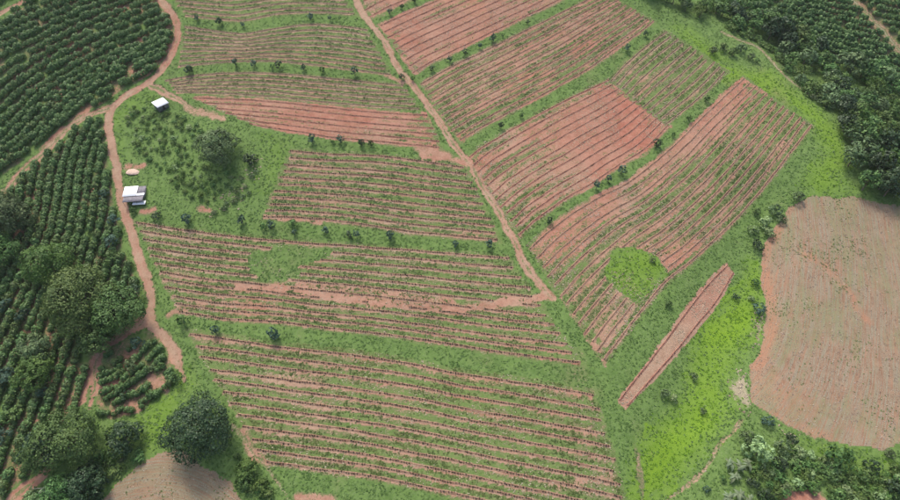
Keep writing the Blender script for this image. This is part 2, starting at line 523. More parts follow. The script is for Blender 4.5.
# crop blocks: guides = (row number, polyline left to right); green = weed cover, red = redness of the bare earth
BLOCKS = {
 'L1': dict(g=[(0, [(158, -24), (221, -21), (276, -24), (330, -24)]), (8, [(184, 15), (221, 19), (244, 20), (276, 14), (310, 12), (358, 14)])], green=1.2, red=0.25,
            label='striped crop field at the very top left of the central track'),
 'L2': dict(g=[(0, [(184, 27), (221, 32), (244, 34), (276, 29), (310, 25), (345, 27), (369, 31)]), (8, [(177, 66), (209, 63), (244, 61), (278, 61), (310, 64), (350, 69), (393, 75)])], green=1.2, red=0.25,
            label='weedy striped crop field between the two upper grass strips'),
 'L3': dict(g=[(0, [(165, 81), (200, 75), (244, 73), (278, 74), (325, 78), (365, 82), (405, 86)]), (5, [(176, 92), (232, 94), (276, 97), (333, 103), (385, 107), (423, 109)])], green=1.15, red=0.2,
            label='narrow green striped crop field just above the bare red rows'),
 'L4': dict(g=[(0, [(192, 98), (232, 99), (276, 102), (333, 108), (385, 113), (428, 115)]), (5, [(247, 123), (272, 128), (300, 132), (339, 138), (385, 142), (444, 148)])], green=.34, red=.7,
            label='bare red earth crop field with few weeds left of the track'),
 'L5': dict(g=[(0, [(289, 151), (327, 154), (379, 156), (425, 162), (467, 168)]), (10, [(262, 217), (298, 218), (344, 222), (396, 230), (442, 235), (503, 241)])], green=0.8, red=0.35,
            label='striped crop field between the knoll and the central track'),
 'L6': dict(g=[(0, [(135, 223), (180, 230), (240, 238), (298, 243), (356, 247), (413, 251), (470, 256), (513, 259)]), (11, [(176, 311), (227, 319), (279, 322), (325, 328), (388, 335), (450, 344), (500, 352), (545, 358), (583, 363)])], green=0.92, red=0.3,
            label='large striped crop field crossed by a bare red band'),
 'L7': dict(g=[(0, [(186, 334), (227, 339), (279, 347), (342, 354), (400, 362), (450, 372), (495, 379), (547, 387), (597, 396)]), (11, [(263, 461), (325, 470), (375, 477), (450, 493), (560, 518), (640, 538)])], green=1, red=0.25,
            label='large striped crop field across the bottom of the picture'),
 'R0': dict(g=[(0, [(352, -22), (380, -36), (420, -52)]), (5, [(368, 18), (385, 9), (405, 0), (440, -16)])], green=0.42, red=0.75,
            label='small red striped corner field right of the track at the top'),
 'R1': dict(g=[(0, [(378, 27), (400, 17), (425, 6), (460, -9), (500, -26)]), (8, [(413, 73), (431, 62), (470, 43), (505, 26), (535, 12), (565, -3)])], green=0.38, red=0.8,
            label='uppermost red striped crop field on the right of the track'),
 'R2': dict(g=[(0, [(420, 85), (451, 67), (491, 48), (529, 29), (575, 6), (605, -8)]), (11, [(458, 141), (477, 130), (512, 111), (552, 90), (590, 68), (614, 50), (640, 32), (655, 20)])], green=0.58, red=0.6,
            label='red striped crop field below the second grass strip on the right'),
 'R3': dict(g=[(0, [(467, 160), (482, 148), (500, 137), (526, 122), (552, 108), (580, 94), (610, 80)]), (11, [(518, 236), (540, 217), (569, 197), (592, 184), (615, 168), (644, 150), (670, 124)])], green=.44, red=.7,
            label='bare red striped crop field in the middle right of the track'),
 'R3b': dict(g=[(0, [(610, 82), (626, 64), (648, 45), (668, 31)]), (10, [(664, 125), (682, 111), (704, 93), (727, 69)])], green=1.05, red=0.3,
            label='green striped crop field on the brow, right of the bare red one'),
 'R4': dict(g=[(0, [(529, 250), (548, 232), (572, 214), (600, 197), (628, 183), (655, 162), (676, 144), (705, 115), (746, 77)]), (12, [(602, 363), (624, 333), (644, 307), (664, 283), (690, 262), (708, 246), (735, 220), (770, 179), (812, 124)])], green=0.68, red=0.65,
            label='long striped crop field running down to the green gully'),
 'R5': dict(g=[(0, [(619, 402), (640, 374), (665, 342), (690, 308), (712, 281), (729, 264)]), (1, [(625, 408), (650, 380), (680, 346), (697, 324), (716, 300), (734, 272)])], green=0.05, red=.4,
            label='isolated pair of crop rows on bare earth in the green gully'),
}
HOLES = [[(247, 255), (256, 250), (279, 246), (325, 249), (325, 258), (302, 266), (300, 281), (279, 283), (261, 276), (247, 264)],
         [(604, 268), (618, 252), (636, 248), (656, 256), (668, 269), (662, 282), (641, 300), (618, 291), (606, 279)]]
LIME = [([(702, 322), (722, 308), (745, 285), (752, 262), (760, 275), (758, 330), (745, 345), (735, 365), (724, 385), (735, 405), (722, 425), (703, 445), (688, 465), (665, 490), (640, 510), (630, 500), (640, 455), (648, 438), (668, 420), (684, 398), (692, 370), (695, 345)], 1.0),
        ([(676, 28), (690, 30), (705, 42), (722, 58), (748, 72), (770, 70), (800, 97), (822, 112), (842, 138), (848, 165), (838, 178), (856, 190), (812, 196), (806, 182), (826, 152), (812, 122), (780, 102), (740, 90), (712, 70), (694, 46)], 0.75),
        (HOLES[1], 0.7),
        ([(138, 418), (160, 398), (176, 384), (187, 372), (190, 384), (176, 410), (178, 432), (150, 448), (143, 440)], 0.55),
        ([(262, 135), (290, 140), (288, 160), (272, 190), (258, 190), (268, 160)], 0.25),
        ([(795, 428), (840, 440), (900, 452), (900, 500), (850, 490), (830, 470), (800, 445)], 0.3),
        ([(110, 118), (125, 100), (150, 92), (156, 96), (130, 110), (118, 130), (125, 165), (117, 160)], 0.35)]
DRY = [([(729, 388), (740, 372), (751, 374), (749, 392), (756, 408), (746, 410)], 1.0), ([(755, 318), (764, 316), (763, 342), (755, 344)], 0.9),
       ([(785, 430), (805, 436), (800, 446), (785, 442)], 0.8), ([(205, 205), (230, 190), (248, 172), (262, 160), (258, 178), (236, 205), (212, 216)], 0.45)]
PLOUGH = [('ploughed_field', 'rounded brown harrowed field at the right edge', [(761, 268), (764, 248), (776, 224), (789, 206), (812, 198), (850, 197), (905, 209), (960, 222), (980, 430), (900, 442), (882, 450), (850, 447), (815, 437), (790, 428), (768, 414), (752, 402), (748, 388), (752, 366), (762, 340), (766, 315)]),
          ('ploughed_field', 'small brown harrowed field at the bottom edge below the mango tree', [(92, 512), (104, 498), (117, 483), (135, 467), (152, 456), (172, 450), (187, 456), (202, 468), (216, 475), (230, 482), (246, 512)])]
# extra bare patches: polygon or line, weight, redness
BARE_LINES = [([(168, 316), (180, 311), (195, 306), (212, 300), (226, 296), (237, 287)], .9, .75, .45), ([(237, 286), (275, 288), (325, 295), (365, 301), (410, 306), (450, 310), (490, 305), (530, 299), (548, 294)], 1.35, .97, .5),
              ([(300, 284), (360, 290), (450, 303)], 1.2, .8, .5), ([(425, 156), (445, 158), (465, 163)], 1.3, .9, .7), ([(385, 76), (402, 82)], .9, .8, .4),
              ([(265, 217), (290, 219), (320, 222)], .9, .9, .5), ([(142, 211), (154, 210)], 1.0, .8, .9), ([(127, 166), (142, 167)], 1.2, .8, .8), ([(200, 208), (210, 210)], .7, .7, .8),
              ([(186, 108), (200, 112), (222, 118)], 1.2, .75, .2), ([(146, 372), (156, 382), (166, 391)], .9, .8, .4), ([(112, 415), (122, 411), (130, 405)], .9, .8, .5),
              ([(47, 152), (36, 163), (30, 172)], .8, .85, .8), ([(62, 130), (50, 140), (40, 149)], .9, .9, .8), ([(86, 111), (70, 120)], 1.3, .85, .6), ([(798, 503), (812, 503)], 3.4, 1.3, .9),
              ([(240, 432), (248, 446), (262, 462)], .9, .8, .5), ([(635, 444), (640, 470), (642, 500)], .5, .5, .2), ([(560, 485), (600, 480), (612, 477)], 1.0, .75, .4),
              ([(300, 498), (330, 499)], 1.2, .9, .5), ([(418, 148), (436, 152), (446, 154)], 1.4, .9, .4)]
ORANGE = [([(805, 255), (825, 267), (840, 282), (852, 295), (857, 310), (870, 322)], 1.3, 0.9), ([(776, 228), (764, 256), (768, 290), (772, 320), (766, 345), (757, 368)], 2.3, 0.9),
          ([(790, 207), (782, 214)], 2, .8), ([(757, 380), (775, 392), (800, 404)], 6, 0.45), ([(765, 412), (790, 424), (830, 438)], 2, .6), ([(765, 270), (765, 340)], 4, .5)]
COFFEE_PLOTS = [('coffee_field', 'earth of the big upper left coffee plot', [(-30, 40), (0, 20), (30, 3), (60, -10), (100, -25), (148, -25), (160, -2), (169, 12), (173, 30), (170, 48), (162, 62), (150, 75), (118, 93), (102, 104), (85, 111), (68, 122), (45, 142), (20, 164), (-5, 180), (-40, 200)]),
                ('coffee_field', 'earth of the coffee plot between the red road and left edge', [(98, 118), (105, 125), (106, 150), (109, 175), (114, 205), (120, 232), (128, 260), (137, 285), (142, 308), (130, 326), (100, 342), (91, 362), (86, 402), (70, 415), (45, 440), (40, 466), (10, 490), (-8, 512), (-50, 530), (-60, 300), (-20, 200), (20, 180), (47, 156), (75, 132)]),
                ('coffee_field', 'earth of the small coffee plot at the road fork', [(98, 372), (104, 352), (135, 335), (148, 330), (158, 337), (168, 350), (178, 368), (172, 384), (150, 402), (138, 414), (112, 420), (96, 405)]),
                ('coffee_field', 'earth of the far coffee field beyond the wooded valley', [(640, -45), (690, -12), (740, 6), (775, 20), (800, 42), (830, 56), (862, 66), (905, 98), (960, 130), (980, -40), (800, -50)])]
FOREST = [(630, -10), (660, -14), (690, -6), (725, 6), (760, 18), (800, 42), (830, 56), (862, 68), (905, 98), (935, 130), (935, 210), (905, 204), (872, 194), (854, 168), (850, 146), (838, 122), (814, 96), (790, 70), (770, 48), (748, 36), (715, 22), (680, 12)]

ROADS_W = [(n, l, world_line(px), hw, s, r) for n, l, px, hw, s, r in ROADS]
def ragged(poly, amp, seed):
    r = RS(seed); n = len(poly); c = poly.mean(0); k = np.arange(n)
    w = sum(r.uniform(.4, 1) * np.sin(2 * math.pi * f * k / n + r.uniform(0, 6.28)) / f ** .5 for f in (2, 3, 5, 8))
    d = poly - c
    return c + d * (1 + amp * w / (np.linalg.norm(d, axis=1) + 1e-6))[:, None]
HOLES_W = [ragged(unproject(resample(h + h[:1], 48))[:-1, :2], 1.1, 4 + i) for i, h in enumerate(HOLES)]

# rows of every block in world coordinates
def build_rows():
    for key, b in BLOCKS.items():
        N = 60
        idx = [i for i, _ in b['g']]; G = [resample(p, N) for _, p in b['g']]
        def curve(t):
            for a in range(len(idx) - 1):
                if t <= idx[a + 1] or a == len(idx) - 2:
                    f = (t - idx[a]) / (idx[a + 1] - idx[a])
                    return G[a] * (1 - f) + G[a + 1] * f
        rng = RS(abs(hash(key)) % 1 + sum(map(ord, key)))
        b['n'] = idx[-1] + 1
        b['rows'] = []
        for r in range(b['n']):
            W = unproject(curve(r + rng.uniform(-.07, .07)))[:, :2]
            s = np.r_[0, np.cumsum(np.hypot(*np.diff(W, axis=0).T))]
            cut0, cut1 = rng.uniform(0, 1.3), rng.uniform(0, 1.3)
            q = np.arange(cut0, s[-1] - cut1, 0.6)
            W = np.stack([np.interp(q, s, W[:, 0]), np.interp(q, s, W[:, 1])], 1)
            T = np.gradient(W, axis=0); T /= np.linalg.norm(T, axis=1)[:, None] + 1e-9
            Nn = np.stack([-T[:, 1], T[:, 0]], 1)                 # left of travel = away from the camera, uphill
            W = W + Nn * ((vnoise(q, q * 0 + r * 9.1, 6, 3) - .5) * 0.26)[:, None]
            b['rows'].append((q, W, Nn))
        lo = unproject(curve(-0.52 if key != 'R5' else -0.25))[:, :2]
        hi = unproject(curve(b['n'] - 1 + (0.52 if key != 'R5' else 0.25)))[:, :2]
        b['poly'] = np.vstack([lo, hi[::-1]])
build_rows()

# ------------------------------------------------------------------ the ground: one fine sheet cut along the field and road edges, and a far sheet
X0, X1, Y0, Y1, STEP = -220.0, 230.0, 20.0, 320.0, 0.5
gx = np.arange(X0, X1 + 1e-6, STEP); gy = np.arange(Y0, Y1 + 1e-6, STEP)
NX, NY = len(gx), len(gy)
PX, PY = np.meshgrid(gx, gy)                      # (NY, NX)
WX = PX + 1.5 * (fnoise(PX, PY, 5, 41, 3) - .5); WY = PY + 1.5 * (fnoise(PX, PY, 5, 42, 3) - .5)

# nearest row offset raster (0.25 m)
RR = 0.25
rx, ry = int((X1 - X0) / RR) + 1, int((Y1 - Y0) / RR) + 1
row_v = np.full((ry, rx), 9.0, np.float32); row_u = np.zeros((ry, rx), np.float32); row_id = np.full((ry, rx), -1, np.int32)
for bi, (key, b) in enumerate(BLOCKS.items()):
    for r, (q, W, Nn) in enumerate(b['rows']):
        qf = np.arange(q[0], q[-1], 0.2)
        Wf = np.stack([np.interp(qf, q, W[:, 0]), np.interp(qf, q, W[:, 1])], 1)
        Nf = np.stack([np.interp(qf, q, Nn[:, 0]), np.interp(qf, q, Nn[:, 1])], 1)
        for v in np.arange(-2.2, 2.21, 0.2):
            P = Wf + Nf * v
            i = ((P[:, 0] - X0) / RR).astype(int); j = ((P[:, 1] - Y0) / RR).astype(int)
            ok = (i >= 0) & (j >= 0) & (i < rx) & (j < ry)
            i, j, uu = i[ok], j[ok], qf[ok]
            better = np.abs(v) < np.abs(row_v[j, i])
            i, j, uu = i[better], j[better], uu[better]
            row_v[j, i] = v; row_u[j, i] = uu; row_id[j, i] = bi * 100 + r

def row_lookup(x, y):
    i = np.clip(((x - X0) / RR).astype(int), 0, rx - 1); j = np.clip(((y - Y0) / RR).astype(int), 0, ry - 1)
    return row_v[j, i], row_u[j, i], row_id[j, i]

def weed_amount(key_i, rid, u, v, x, y):
    """how green the space between rows is (0..1)"""
    key = list(BLOCKS)[key_i]
    g = BLOCKS[key]['green']
    r = rid % 100
    rr = ((r * 7919 + key_i * 104729) % 97) / 97.0
    n = fnoise(u, r * 17.3 + key_i * 101.0, 9, 77, 3)
    n2 = fnoise(x, y, 26, 78, 2)
    G = g + 0.9 * (n - .5) + 0.35 * (rr - .5) + 0.55 * (n2 - .5)
    if key == 'R4':
        G = G + np.where(r <= 2, -.35, .08) + 0.4 * smooth(150, 215, y) * (r > 3) - 0.18 * smooth(.0, 1., (r > 8) * (y < 175))
    if key == 'R3':
        G = G + 0.22 * smooth(60, 20, x) - .12
    if key == 'R2':
        G = G + 0.12 * (r > 7) + 0.1 * (r < 3)
    if key == 'L6':
        G = G - 0.18 * (x > 0) * (r < 5)
    prof = smooth(0.12, 0.55, np.abs(v + 0.08)) * 0.85 + 0.15 * smooth(.2, .5, v) - 0.14 * smooth(0, -.8, v) * smooth(-1.5, -.8, v)
    return np.clip(G * 1.15, 0, 1.2) * np.clip(prof, 0.08, 1)

cover = np.zeros((NY, NX, 4), np.float32)          # soil, lime, dry, redness
zone = np.zeros((NY, NX), np.int32)                # 0 = ground
ZONES = [('ground', 'green grassy ground of weeds and turf around the fields', M_GROUND)]
big = fnoise(PX, PY, 22, 11, 3); med = fnoise(PX, PY, 5, 12, 3)
cover[..., 0] = 0.10 + 0.35 * np.clip(big - .55, 0, 1) + 0.25 * np.clip(med - .5, 0, 1)
cover[..., 3] = 0.4
for poly, w in LIME:
    wp = world_poly(poly)
    m = inpoly(PX + 9 * (fnoise(PX, PY, 9, 53, 3) - .5), PY + 9 * (fnoise(PX, PY, 9, 54, 3) - .5), wp)
    ed = grid_dist(PX, PY, np.vstack([wp, wp[:1]]), 8)
    soft = smooth(-5, 5, np.where(m, np.minimum(ed, 9), -np.minimum(ed, 9)))
    soft = np.where(ed > 1e8, m * 1.0, soft)
    cover[..., 1] = np.maximum(cover[..., 1], w * soft * np.clip(.5 + .9 * big + .5 * (med - .5), 0, 1))
for poly, w in DRY:
    wp = world_poly(poly)
    m = inpoly(PX + 6 * (fnoise(PX, PY, 6, 51, 3) - .5), PY + 6 * (fnoise(PX, PY, 6, 52, 3) - .5), wp)
    ed = grid_dist(PX, PY, np.vstack([wp, wp[:1]]), 8)
    soft = smooth(-2.5, 3.5, np.where(m, np.minimum(ed, 9), -np.minimum(ed, 9)))
    soft = np.where(ed > 1e8, m * 1.0, soft)
    cover[..., 2] = np.maximum(cover[..., 2], w * soft * np.clip(.35 + .9 * med, 0, 1))
for n, l, poly in COFFEE_PLOTS:
    wp = world_poly(poly); m = inpoly(WX, WY, wp)
    ZONES.append((n, l, M_GROUND)); zone[m] = len(ZONES) - 1
    cover[..., 0] = np.where(m, (0.24 if '%s' % l != COFFEE_PLOTS[3][1] else .2) + 0.9 * (med - .4) + .5 * (big - .45), cover[..., 0]); cover[..., 3] = np.where(m, .85, cover[..., 3]); cover[..., 1] = np.where(m, 0, cover[..., 1])
BLOCK_ZONE = {}
for bi, (key, b) in enumerate(BLOCKS.items()):
    m = inpoly(WX, WY, b['poly'])
    for h in HOLES_W: m &= ~inpoly(WX, WY, h)
    grad_ = .55 * (smooth(25, 75, PX[m]) - .55) if key == 'R3' else 0.0
    ZONES.append(('crop_field', b['label'], M_GROUND)); BLOCK_ZONE[key] = len(ZONES) - 1
    zone[m] = BLOCK_ZONE[key]
    v, u, rid = row_lookup(PX[m], PY[m])
    wa = weed_amount(bi, rid, u, v, PX[m], PY[m])
    if key != 'R5':
        ed = seg_dist(PX[m], PY[m], np.vstack([b['poly'], b['poly'][:1]])[::3])
        wa = wa + smooth(1.5, 0.1, ed + 1.6 * (med[m] - .4)) * .5
    cover[..., 0][m] = np.clip(1.0 - 0.9 * wa, .22, 1)
    cover[..., 1][m] = 0.06
    rt_ = ((rid * 7919 + 31) % 89) / 89.0
    cover[..., 3][m] = np.clip(b['red'] + grad_ + 0.9 * (big[m] - .5) + .3 * (med[m] - .5) + .35 * (rt_ - .5) + .5 * (fnoise(u, rid * 3.1, 12, 71, 2) - .5), 0, 1)
for px, hw, w, red in BARE_LINES:
    d = grid_dist(WX, WY, world_line(px), hw * 3)
    f = smooth(hw * 1.7, hw * .2, d + 1.6 * (fnoise(PX, PY, 2.5, 66, 2) - .5)) * np.clip(.45 + .9 * med, 0, 1)
    cover[..., 0] = cover[..., 0] * (1 - f) + f * w; cover[..., 3] = cover[..., 3] * (1 - f) + f * red; cover[..., 1] *= 1 - f
dz = np.zeros_like(PX)
lane = np.zeros((NY, NX, 4), np.float32)
for n, l, line, hw, s, red in ROADS_W:
    d = grid_dist(WX, WY, line, hw * 3)
    if 'fork' in l or 'into the coffee' in l or 'behind' in l or n == 'footpath':
        d = d / np.clip(np.hypot(PX - line[-1][0], PY - line[-1][1]) / 9.0, .3, 1)
    d = d + .8 * (fnoise(PX, PY, 3, 43, 2) - .5)
    f = smooth(hw * 1.3, hw * .6, d)
    mid = np.exp(-(d / (hw * .34)) ** 2)
    sw = s - (0.55 if n != 'dirt_road' else 0.3) * mid * (0.2 + 1.4 * big) - .12 * np.clip(med - .5, 0, 1)
    cover[..., 0] = cover[..., 0] * (1 - f) + f * sw
    cover[..., 3] = cover[..., 3] * (1 - f) + f * np.clip(red - 0.05 + 1.0 * (med - .5) + .6 * (big - .5) - .3 * mid, 0, 1)
    cover[..., 1] *= 1 - f; cover[..., 2] *= 1 - f
    if n == 'footpath':
        cover[..., 0] -= .3 * f; cover[..., 2] += .9 * f
    dz -= 0.10 * f + 0.07 * np.exp(-((d - hw * .5) / .28) ** 2) * f
    ZONES.append((n, l, M_GROUND)); zone[d < hw] = len(ZONES) - 1
for k, (n, l, poly) in enumerate(PLOUGH):
    wp = world_poly(poly); m = inpoly(WX * 1.5 - PX * .5, WY * 1.5 - PY * .5, wp)
    ZONES.append((n, l, M_PLOUGH)); zone[m] = len(ZONES) - 1
    cover[m] = (0, 0, 0, .4)
    if k == 0:   # passes run away from the camera, turning along the lower headland
        dd = seg_dist(PX, PY, np.vstack([wp, wp[:1]]))
        edge = dd < 0.1
        lane[..., 0] = np.where(m, np.where(edge & (PY < 92), dd * 1.2, np.hypot(PX - 60, (PY - 190) * .55) + 1.5 * fnoise(PX, PY, 30, 3)), lane[..., 0])
        lane[..., 1] = np.where(m, np.arctan2((PY - 190) * .55, PX - 60) * 70, lane[..., 1])
    else:
        c0 = wp.mean(0); rad = np.hypot(PX - c0[0] + 4, (PY - c0[1] + 26))
        lane[..., 0] = np.where(m, rad, lane[..., 0]); lane[..., 1] = np.where(m, np.arctan2(PY - c0[1] + 26, PX - c0[0] + 4) * 20, lane[..., 1])
        cover[..., 1] = np.where(m, .7, cover[..., 1])
for px, hw, w in ORANGE:
    d = grid_dist(WX, WY, world_line(px), hw * 3)
    f = smooth(hw * 1.4, hw * .3, d) * w * np.clip(.4 + med, 0, 1)
    pm = np.array([ZONES[z][0] == 'ploughed_field' for z in range(len(ZONES))])[zone]
    cover[..., 0] = np.where(pm, np.maximum(cover[..., 0], f), cover[..., 0])
HZ = height(PX, PY) + dz + 0.10 * (fnoise(PX, PY, 1.6, 90, 2) - .5)

fz = np.minimum.reduce([zone[:-1, :-1], zone[1:, :-1], zone[:-1, 1:], zone[1:, 1:]])
fz = zone[:-1, :-1]
vid = np.arange(NX * NY).reshape(NY, NX)
quads = np.stack([vid[:-1, :-1], vid[:-1, 1:], vid[1:, 1:], vid[1:, :-1]], -1)
VALL = np.stack([PX, PY, HZ], -1).reshape(-1, 3); CALL = cover.reshape(-1, 4); LALL = lane.reshape(-1, 4)
zone_obj = {}
for z, (n, l, mat) in enumerate(ZONES):
    Q = quads[fz == z]
    if len(Q) == 0: continue
    u, inv = np.unique(Q, return_inverse=True)
    pc = {'cover': CALL[u]}
    if mat is M_PLOUGH: pc['lane'] = LALL[u]
    me = new_mesh(n, VALL[u], inv.reshape(-1, 4), mat, smooth_shade=True, point_color=pc)
    zone_obj[z] = tag(link(n, me), l, None, None, 'structure')

# far sheet round the fine one
def far_ground():
    ax = np.r_[np.arange(-3020, X0, 70), np.arange(X0, X1 + 1, 10), np.arange(X1 + 70, 3100, 70)]
    ay = np.r_[np.arange(-1010, Y0 - 1, 50), np.arange(Y0, Y1 + 1, 10), np.arange(Y1 + 60, 3600, 60)]
    ax = np.unique(ax); ay = np.unique(ay)
    A, B = np.meshgrid(ax, ay)
    far = np.maximum(np.maximum(X0 - A, A - X1), np.maximum(Y0 - B, B - Y1))
    Z = height(A, B) + smooth(40, 500, far) * (fnoise(A, B, 420, 8, 3) - .5) * 90
    Z = np.where((A == X0) | (A == X1) | (B == Y0) | (B == Y1), height(A, B), Z)
    n, mm = A.shape; v = np.arange(n * mm).reshape(n, mm)
    Q = np.stack([v[:-1, :-1], v[:-1, 1:], v[1:, 1:], v[1:, :-1]], -1)
    cx = (A[:-1, :-1] + A[1:, 1:]) / 2; cy = (B[:-1, :-1] + B[1:, 1:]) / 2
    Q = Q[~((cx > X0) & (cx < X1) & (cy > Y0) & (cy < Y1))]
    c = np.zeros((n * mm, 4), np.float32); c[:, 0] = .15; c[:, 3] = .4
    me = new_mesh('terrain', np.stack([A, B, Z], -1).reshape(-1, 3), Q, M_GROUND, smooth_shade=True, point_color={'cover': c})
    tag(link('terrain', me), 'far green hill country around the farm', None, None, 'structure')
far_ground()

# ------------------------------------------------------------------ planting rows: an earth bank each, with its seedlings
def clump_mesh(rng, P, nleaf, rad, hgt, leaf, up=0.5, flat=1.0):
    """many low leaf clumps: nleaf leaf faces round every point of P"""
    n = len(P)
    C = np.repeat(P, nleaf, 0)
    k = len(C)
    rad = np.repeat(np.broadcast_to(rad, n), nleaf); hgt = np.repeat(np.broadcast_to(hgt, n), nleaf)
    a = rng.uniform(0, 2 * math.pi, k); rr = np.sqrt(rng.uniform(0, 1, k)) * rad
    h = rng.uniform(0.15, 1.0, k) * hgt * (1 - 0.5 * (rr / (rad + 1e-6)) ** 2)
    O = np.stack([np.cos(a) * rr, np.sin(a) * rr, h], 1)
    N = np.stack([np.cos(a) * .7, np.sin(a) * .7, np.full(k, up)], 1)
    return leaf_quads(rng, C + O, N, leaf, 0.4)

for bi, (key, b) in enumerate(BLOCKS.items()):
    field = zone_obj[BLOCK_ZONE[key]]
    rng = RS(100 + bi)
    weeds = []
    for r, (q, W, Nn) in enumerate(b['rows']):
        keep = np.ones(len(q), bool)
        for h in HOLES_W: keep &= ~inpoly(W[:, 0], W[:, 1], h)
        for n_, l_, line, hw, s_, red_ in ROADS_W:
            keep &= seg_dist(W[:, 0], W[:, 1], line) > hw * .9
        if key == 'L6':
            keep &= ~((vnoise(q, q * 0 + r, 3, 5) < .55) & (seg_dist(W[:, 0], W[:, 1], world_line(BARE_LINES[1][0])) < 1.0))
        if keep.sum() < 4: continue
        # bank cross section (offset uphill, height, darkness of the face below it)
        hh = 0.75 + 0.5 * vnoise(q, q * 0 + r * 3.3, 2.5, 21)
        prof = [(0.42, -0.06), (0.27, 0.14), (0.13, 0.19), (-0.03, 0.02), (-0.17, 0.04), (-0.32, -0.06)]
        rowsV = []
        for k_, (o_, h_) in enumerate(prof):
            oo = o_ + 0.12 * (vnoise(q * 1.0, q * 0 + r * 5 + k_ * 31, 1.4, 22) - .5)
            P = W + Nn * oo[:, None] if np.ndim(oo) else W
            rowsV.append(np.stack([P[:, 0], P[:, 1], height(P[:, 0], P[:, 1]) + (h_ * hh if h_ > 0 else h_) + 0.05], 1))
        V = np.stack(rowsV, 1); K = len(prof)
        F = []; tint = []
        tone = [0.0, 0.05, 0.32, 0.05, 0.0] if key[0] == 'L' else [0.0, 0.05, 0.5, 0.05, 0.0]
        for i in range(len(q) - 1):
            if keep[i] and keep[i + 1]:
                for k_ in range(K - 1):
                    a0 = i * K + k_
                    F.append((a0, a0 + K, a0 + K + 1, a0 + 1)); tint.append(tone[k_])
        Vf = V.reshape(-1, 3); F = np.array(F)
        uq, inv = np.unique(F, return_inverse=True)
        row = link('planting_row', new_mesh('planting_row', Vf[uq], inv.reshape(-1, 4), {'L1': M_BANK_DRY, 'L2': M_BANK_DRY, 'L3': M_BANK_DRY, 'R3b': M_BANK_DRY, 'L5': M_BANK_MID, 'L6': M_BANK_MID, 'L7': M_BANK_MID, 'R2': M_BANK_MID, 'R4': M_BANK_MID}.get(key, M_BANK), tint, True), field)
        # seedlings in the cut of the bank
        sp = 0.72
        qs = np.arange(q[0] + .3, q[-1], sp); qs = qs + rng.uniform(-.12, .12, len(qs))
        miss = rng.uniform(0, 1, len(qs)) < (0.10 if key in ('L5', 'L6', 'L7') else .3) + 0.25 * (vnoise(qs, qs * 0 + r * 7, 5, 61) < .3)
        kk = np.interp(qs, q, keep.astype(float)) > .99
        qs = qs[kk & ~miss]
        if len(qs):
            S = np.stack([np.interp(qs, q, W[:, 0]), np.interp(qs, q, W[:, 1])], 1) + np.stack([np.interp(qs, q, Nn[:, 0]), np.interp(qs, q, Nn[:, 1])], 1) * rng.normal(0.02, .07, len(qs))[:, None]
            S3 = np.c_[S, height(S[:, 0], S[:, 1]) + .05]
            fine_ = key in ('L5', 'L6', 'L7')
            V, F = clump_mesh(rng, S3, 5, rng.uniform(.13, .22, len(S3)) * (1 if fine_ else .7), rng.uniform(.28, .55, len(S3)) * (1 if fine_ else .7), 0.34 if fine_ else .24, 0.3)
            t = np.clip(np.repeat(rng.uniform(.0, .7, len(S3)), 5) + rng.normal(0, .15, len(F)), 0, 1)
            tag(link('seedlings', new_mesh('seedlings', V, F, M_SEED, t), row), 'line of small dark seedlings', None, None, 'stuff')
        # weeds between this row and the next
        L = q[-1] - q[0]
        nw = int(L * 9)
        qw = rng.uniform(q[0], q[-1], nw); vw = rng.uniform(-1.75, 1.75, nw)
        S = np.stack([np.interp(qw, q, W[:, 0]), np.interp(qw, q, W[:, 1])], 1) + np.stack([np.interp(qw, q, Nn[:, 0]), np.interp(qw, q, Nn[:, 1])], 1) * vw[:, None]
        vv, uu, rid = row_lookup(S[:, 0], S[:, 1])
        wa = weed_amount(bi, rid, uu, vv, S[:, 0], S[:, 1])
        i = np.clip(((S[:, 0] - X0) / STEP).astype(int), 0, NX - 1); j = np.clip(((S[:, 1] - Y0) / STEP).astype(int), 0, NY - 1)
        patch = fnoise(uu, rid * 13.7, 4.5, 91, 2) + .25 * (fnoise(S[:, 0], S[:, 1], 14, 92, 2) - .5)
        ok = (rng.uniform(0, 1, nw) < smooth(.35, .8, wa) * (.12 + .95 * smooth(.42, .6, patch))) & (cover[j, i, 0] < .8) & (zone[j, i] == BLOCK_ZONE[key])
        weeds.append(S[ok])
    pm = b['poly']; x0_, y0_ = pm.min(0); x1_, y1_ = pm.max(0)
    nm_ = int((x1_ - x0_) * (y1_ - y0_) * (3.6 if key[0] == 'R' else 1.8))
    S = np.stack([rng.uniform(x0_, x1_, nm_), rng.uniform(y0_, y1_, nm_)], 1)
    S = S[inpoly(S[:, 0], S[:, 1], pm) & (rng.uniform(0, 1, nm_) < smooth(.38, .68, fnoise(S[:, 0], S[:, 1], 6, 95, 3)))]
    if len(S) > 10:
        V, F = leaf_quads(rng, np.c_[S, height(S[:, 0], S[:, 1]) + .08], np.tile((0., 0., 1.), (len(S), 1)), .36, .25, .5)
        tag(link('straw', new_mesh('straw', V, F, M_STRAW, rng.uniform(0, 1, len(F))), field), 'scattered pale straw on the earth', None, None, 'stuff')
    if weeds:
        S = np.vstack(weeds)
        if len(S) > 3:
            S3 = np.c_[S, height(S[:, 0], S[:, 1])]
            V, F = clump_mesh(rng, S3, 5, rng.uniform(.22, .5, len(S3)), rng.uniform(.06, .2, len(S3)), 0.30, 1.6)
            t = np.clip(np.repeat(fnoise(S[:, 0], S[:, 1], 4, 15, 2) * 1.5 - .3, 5) + rng.normal(0, .16, len(F)), 0, 1)
            tag(link('weeds', new_mesh('weeds', V, F, M_WEED, t), field), 'low green weeds between the rows', None, None, 'stuff')

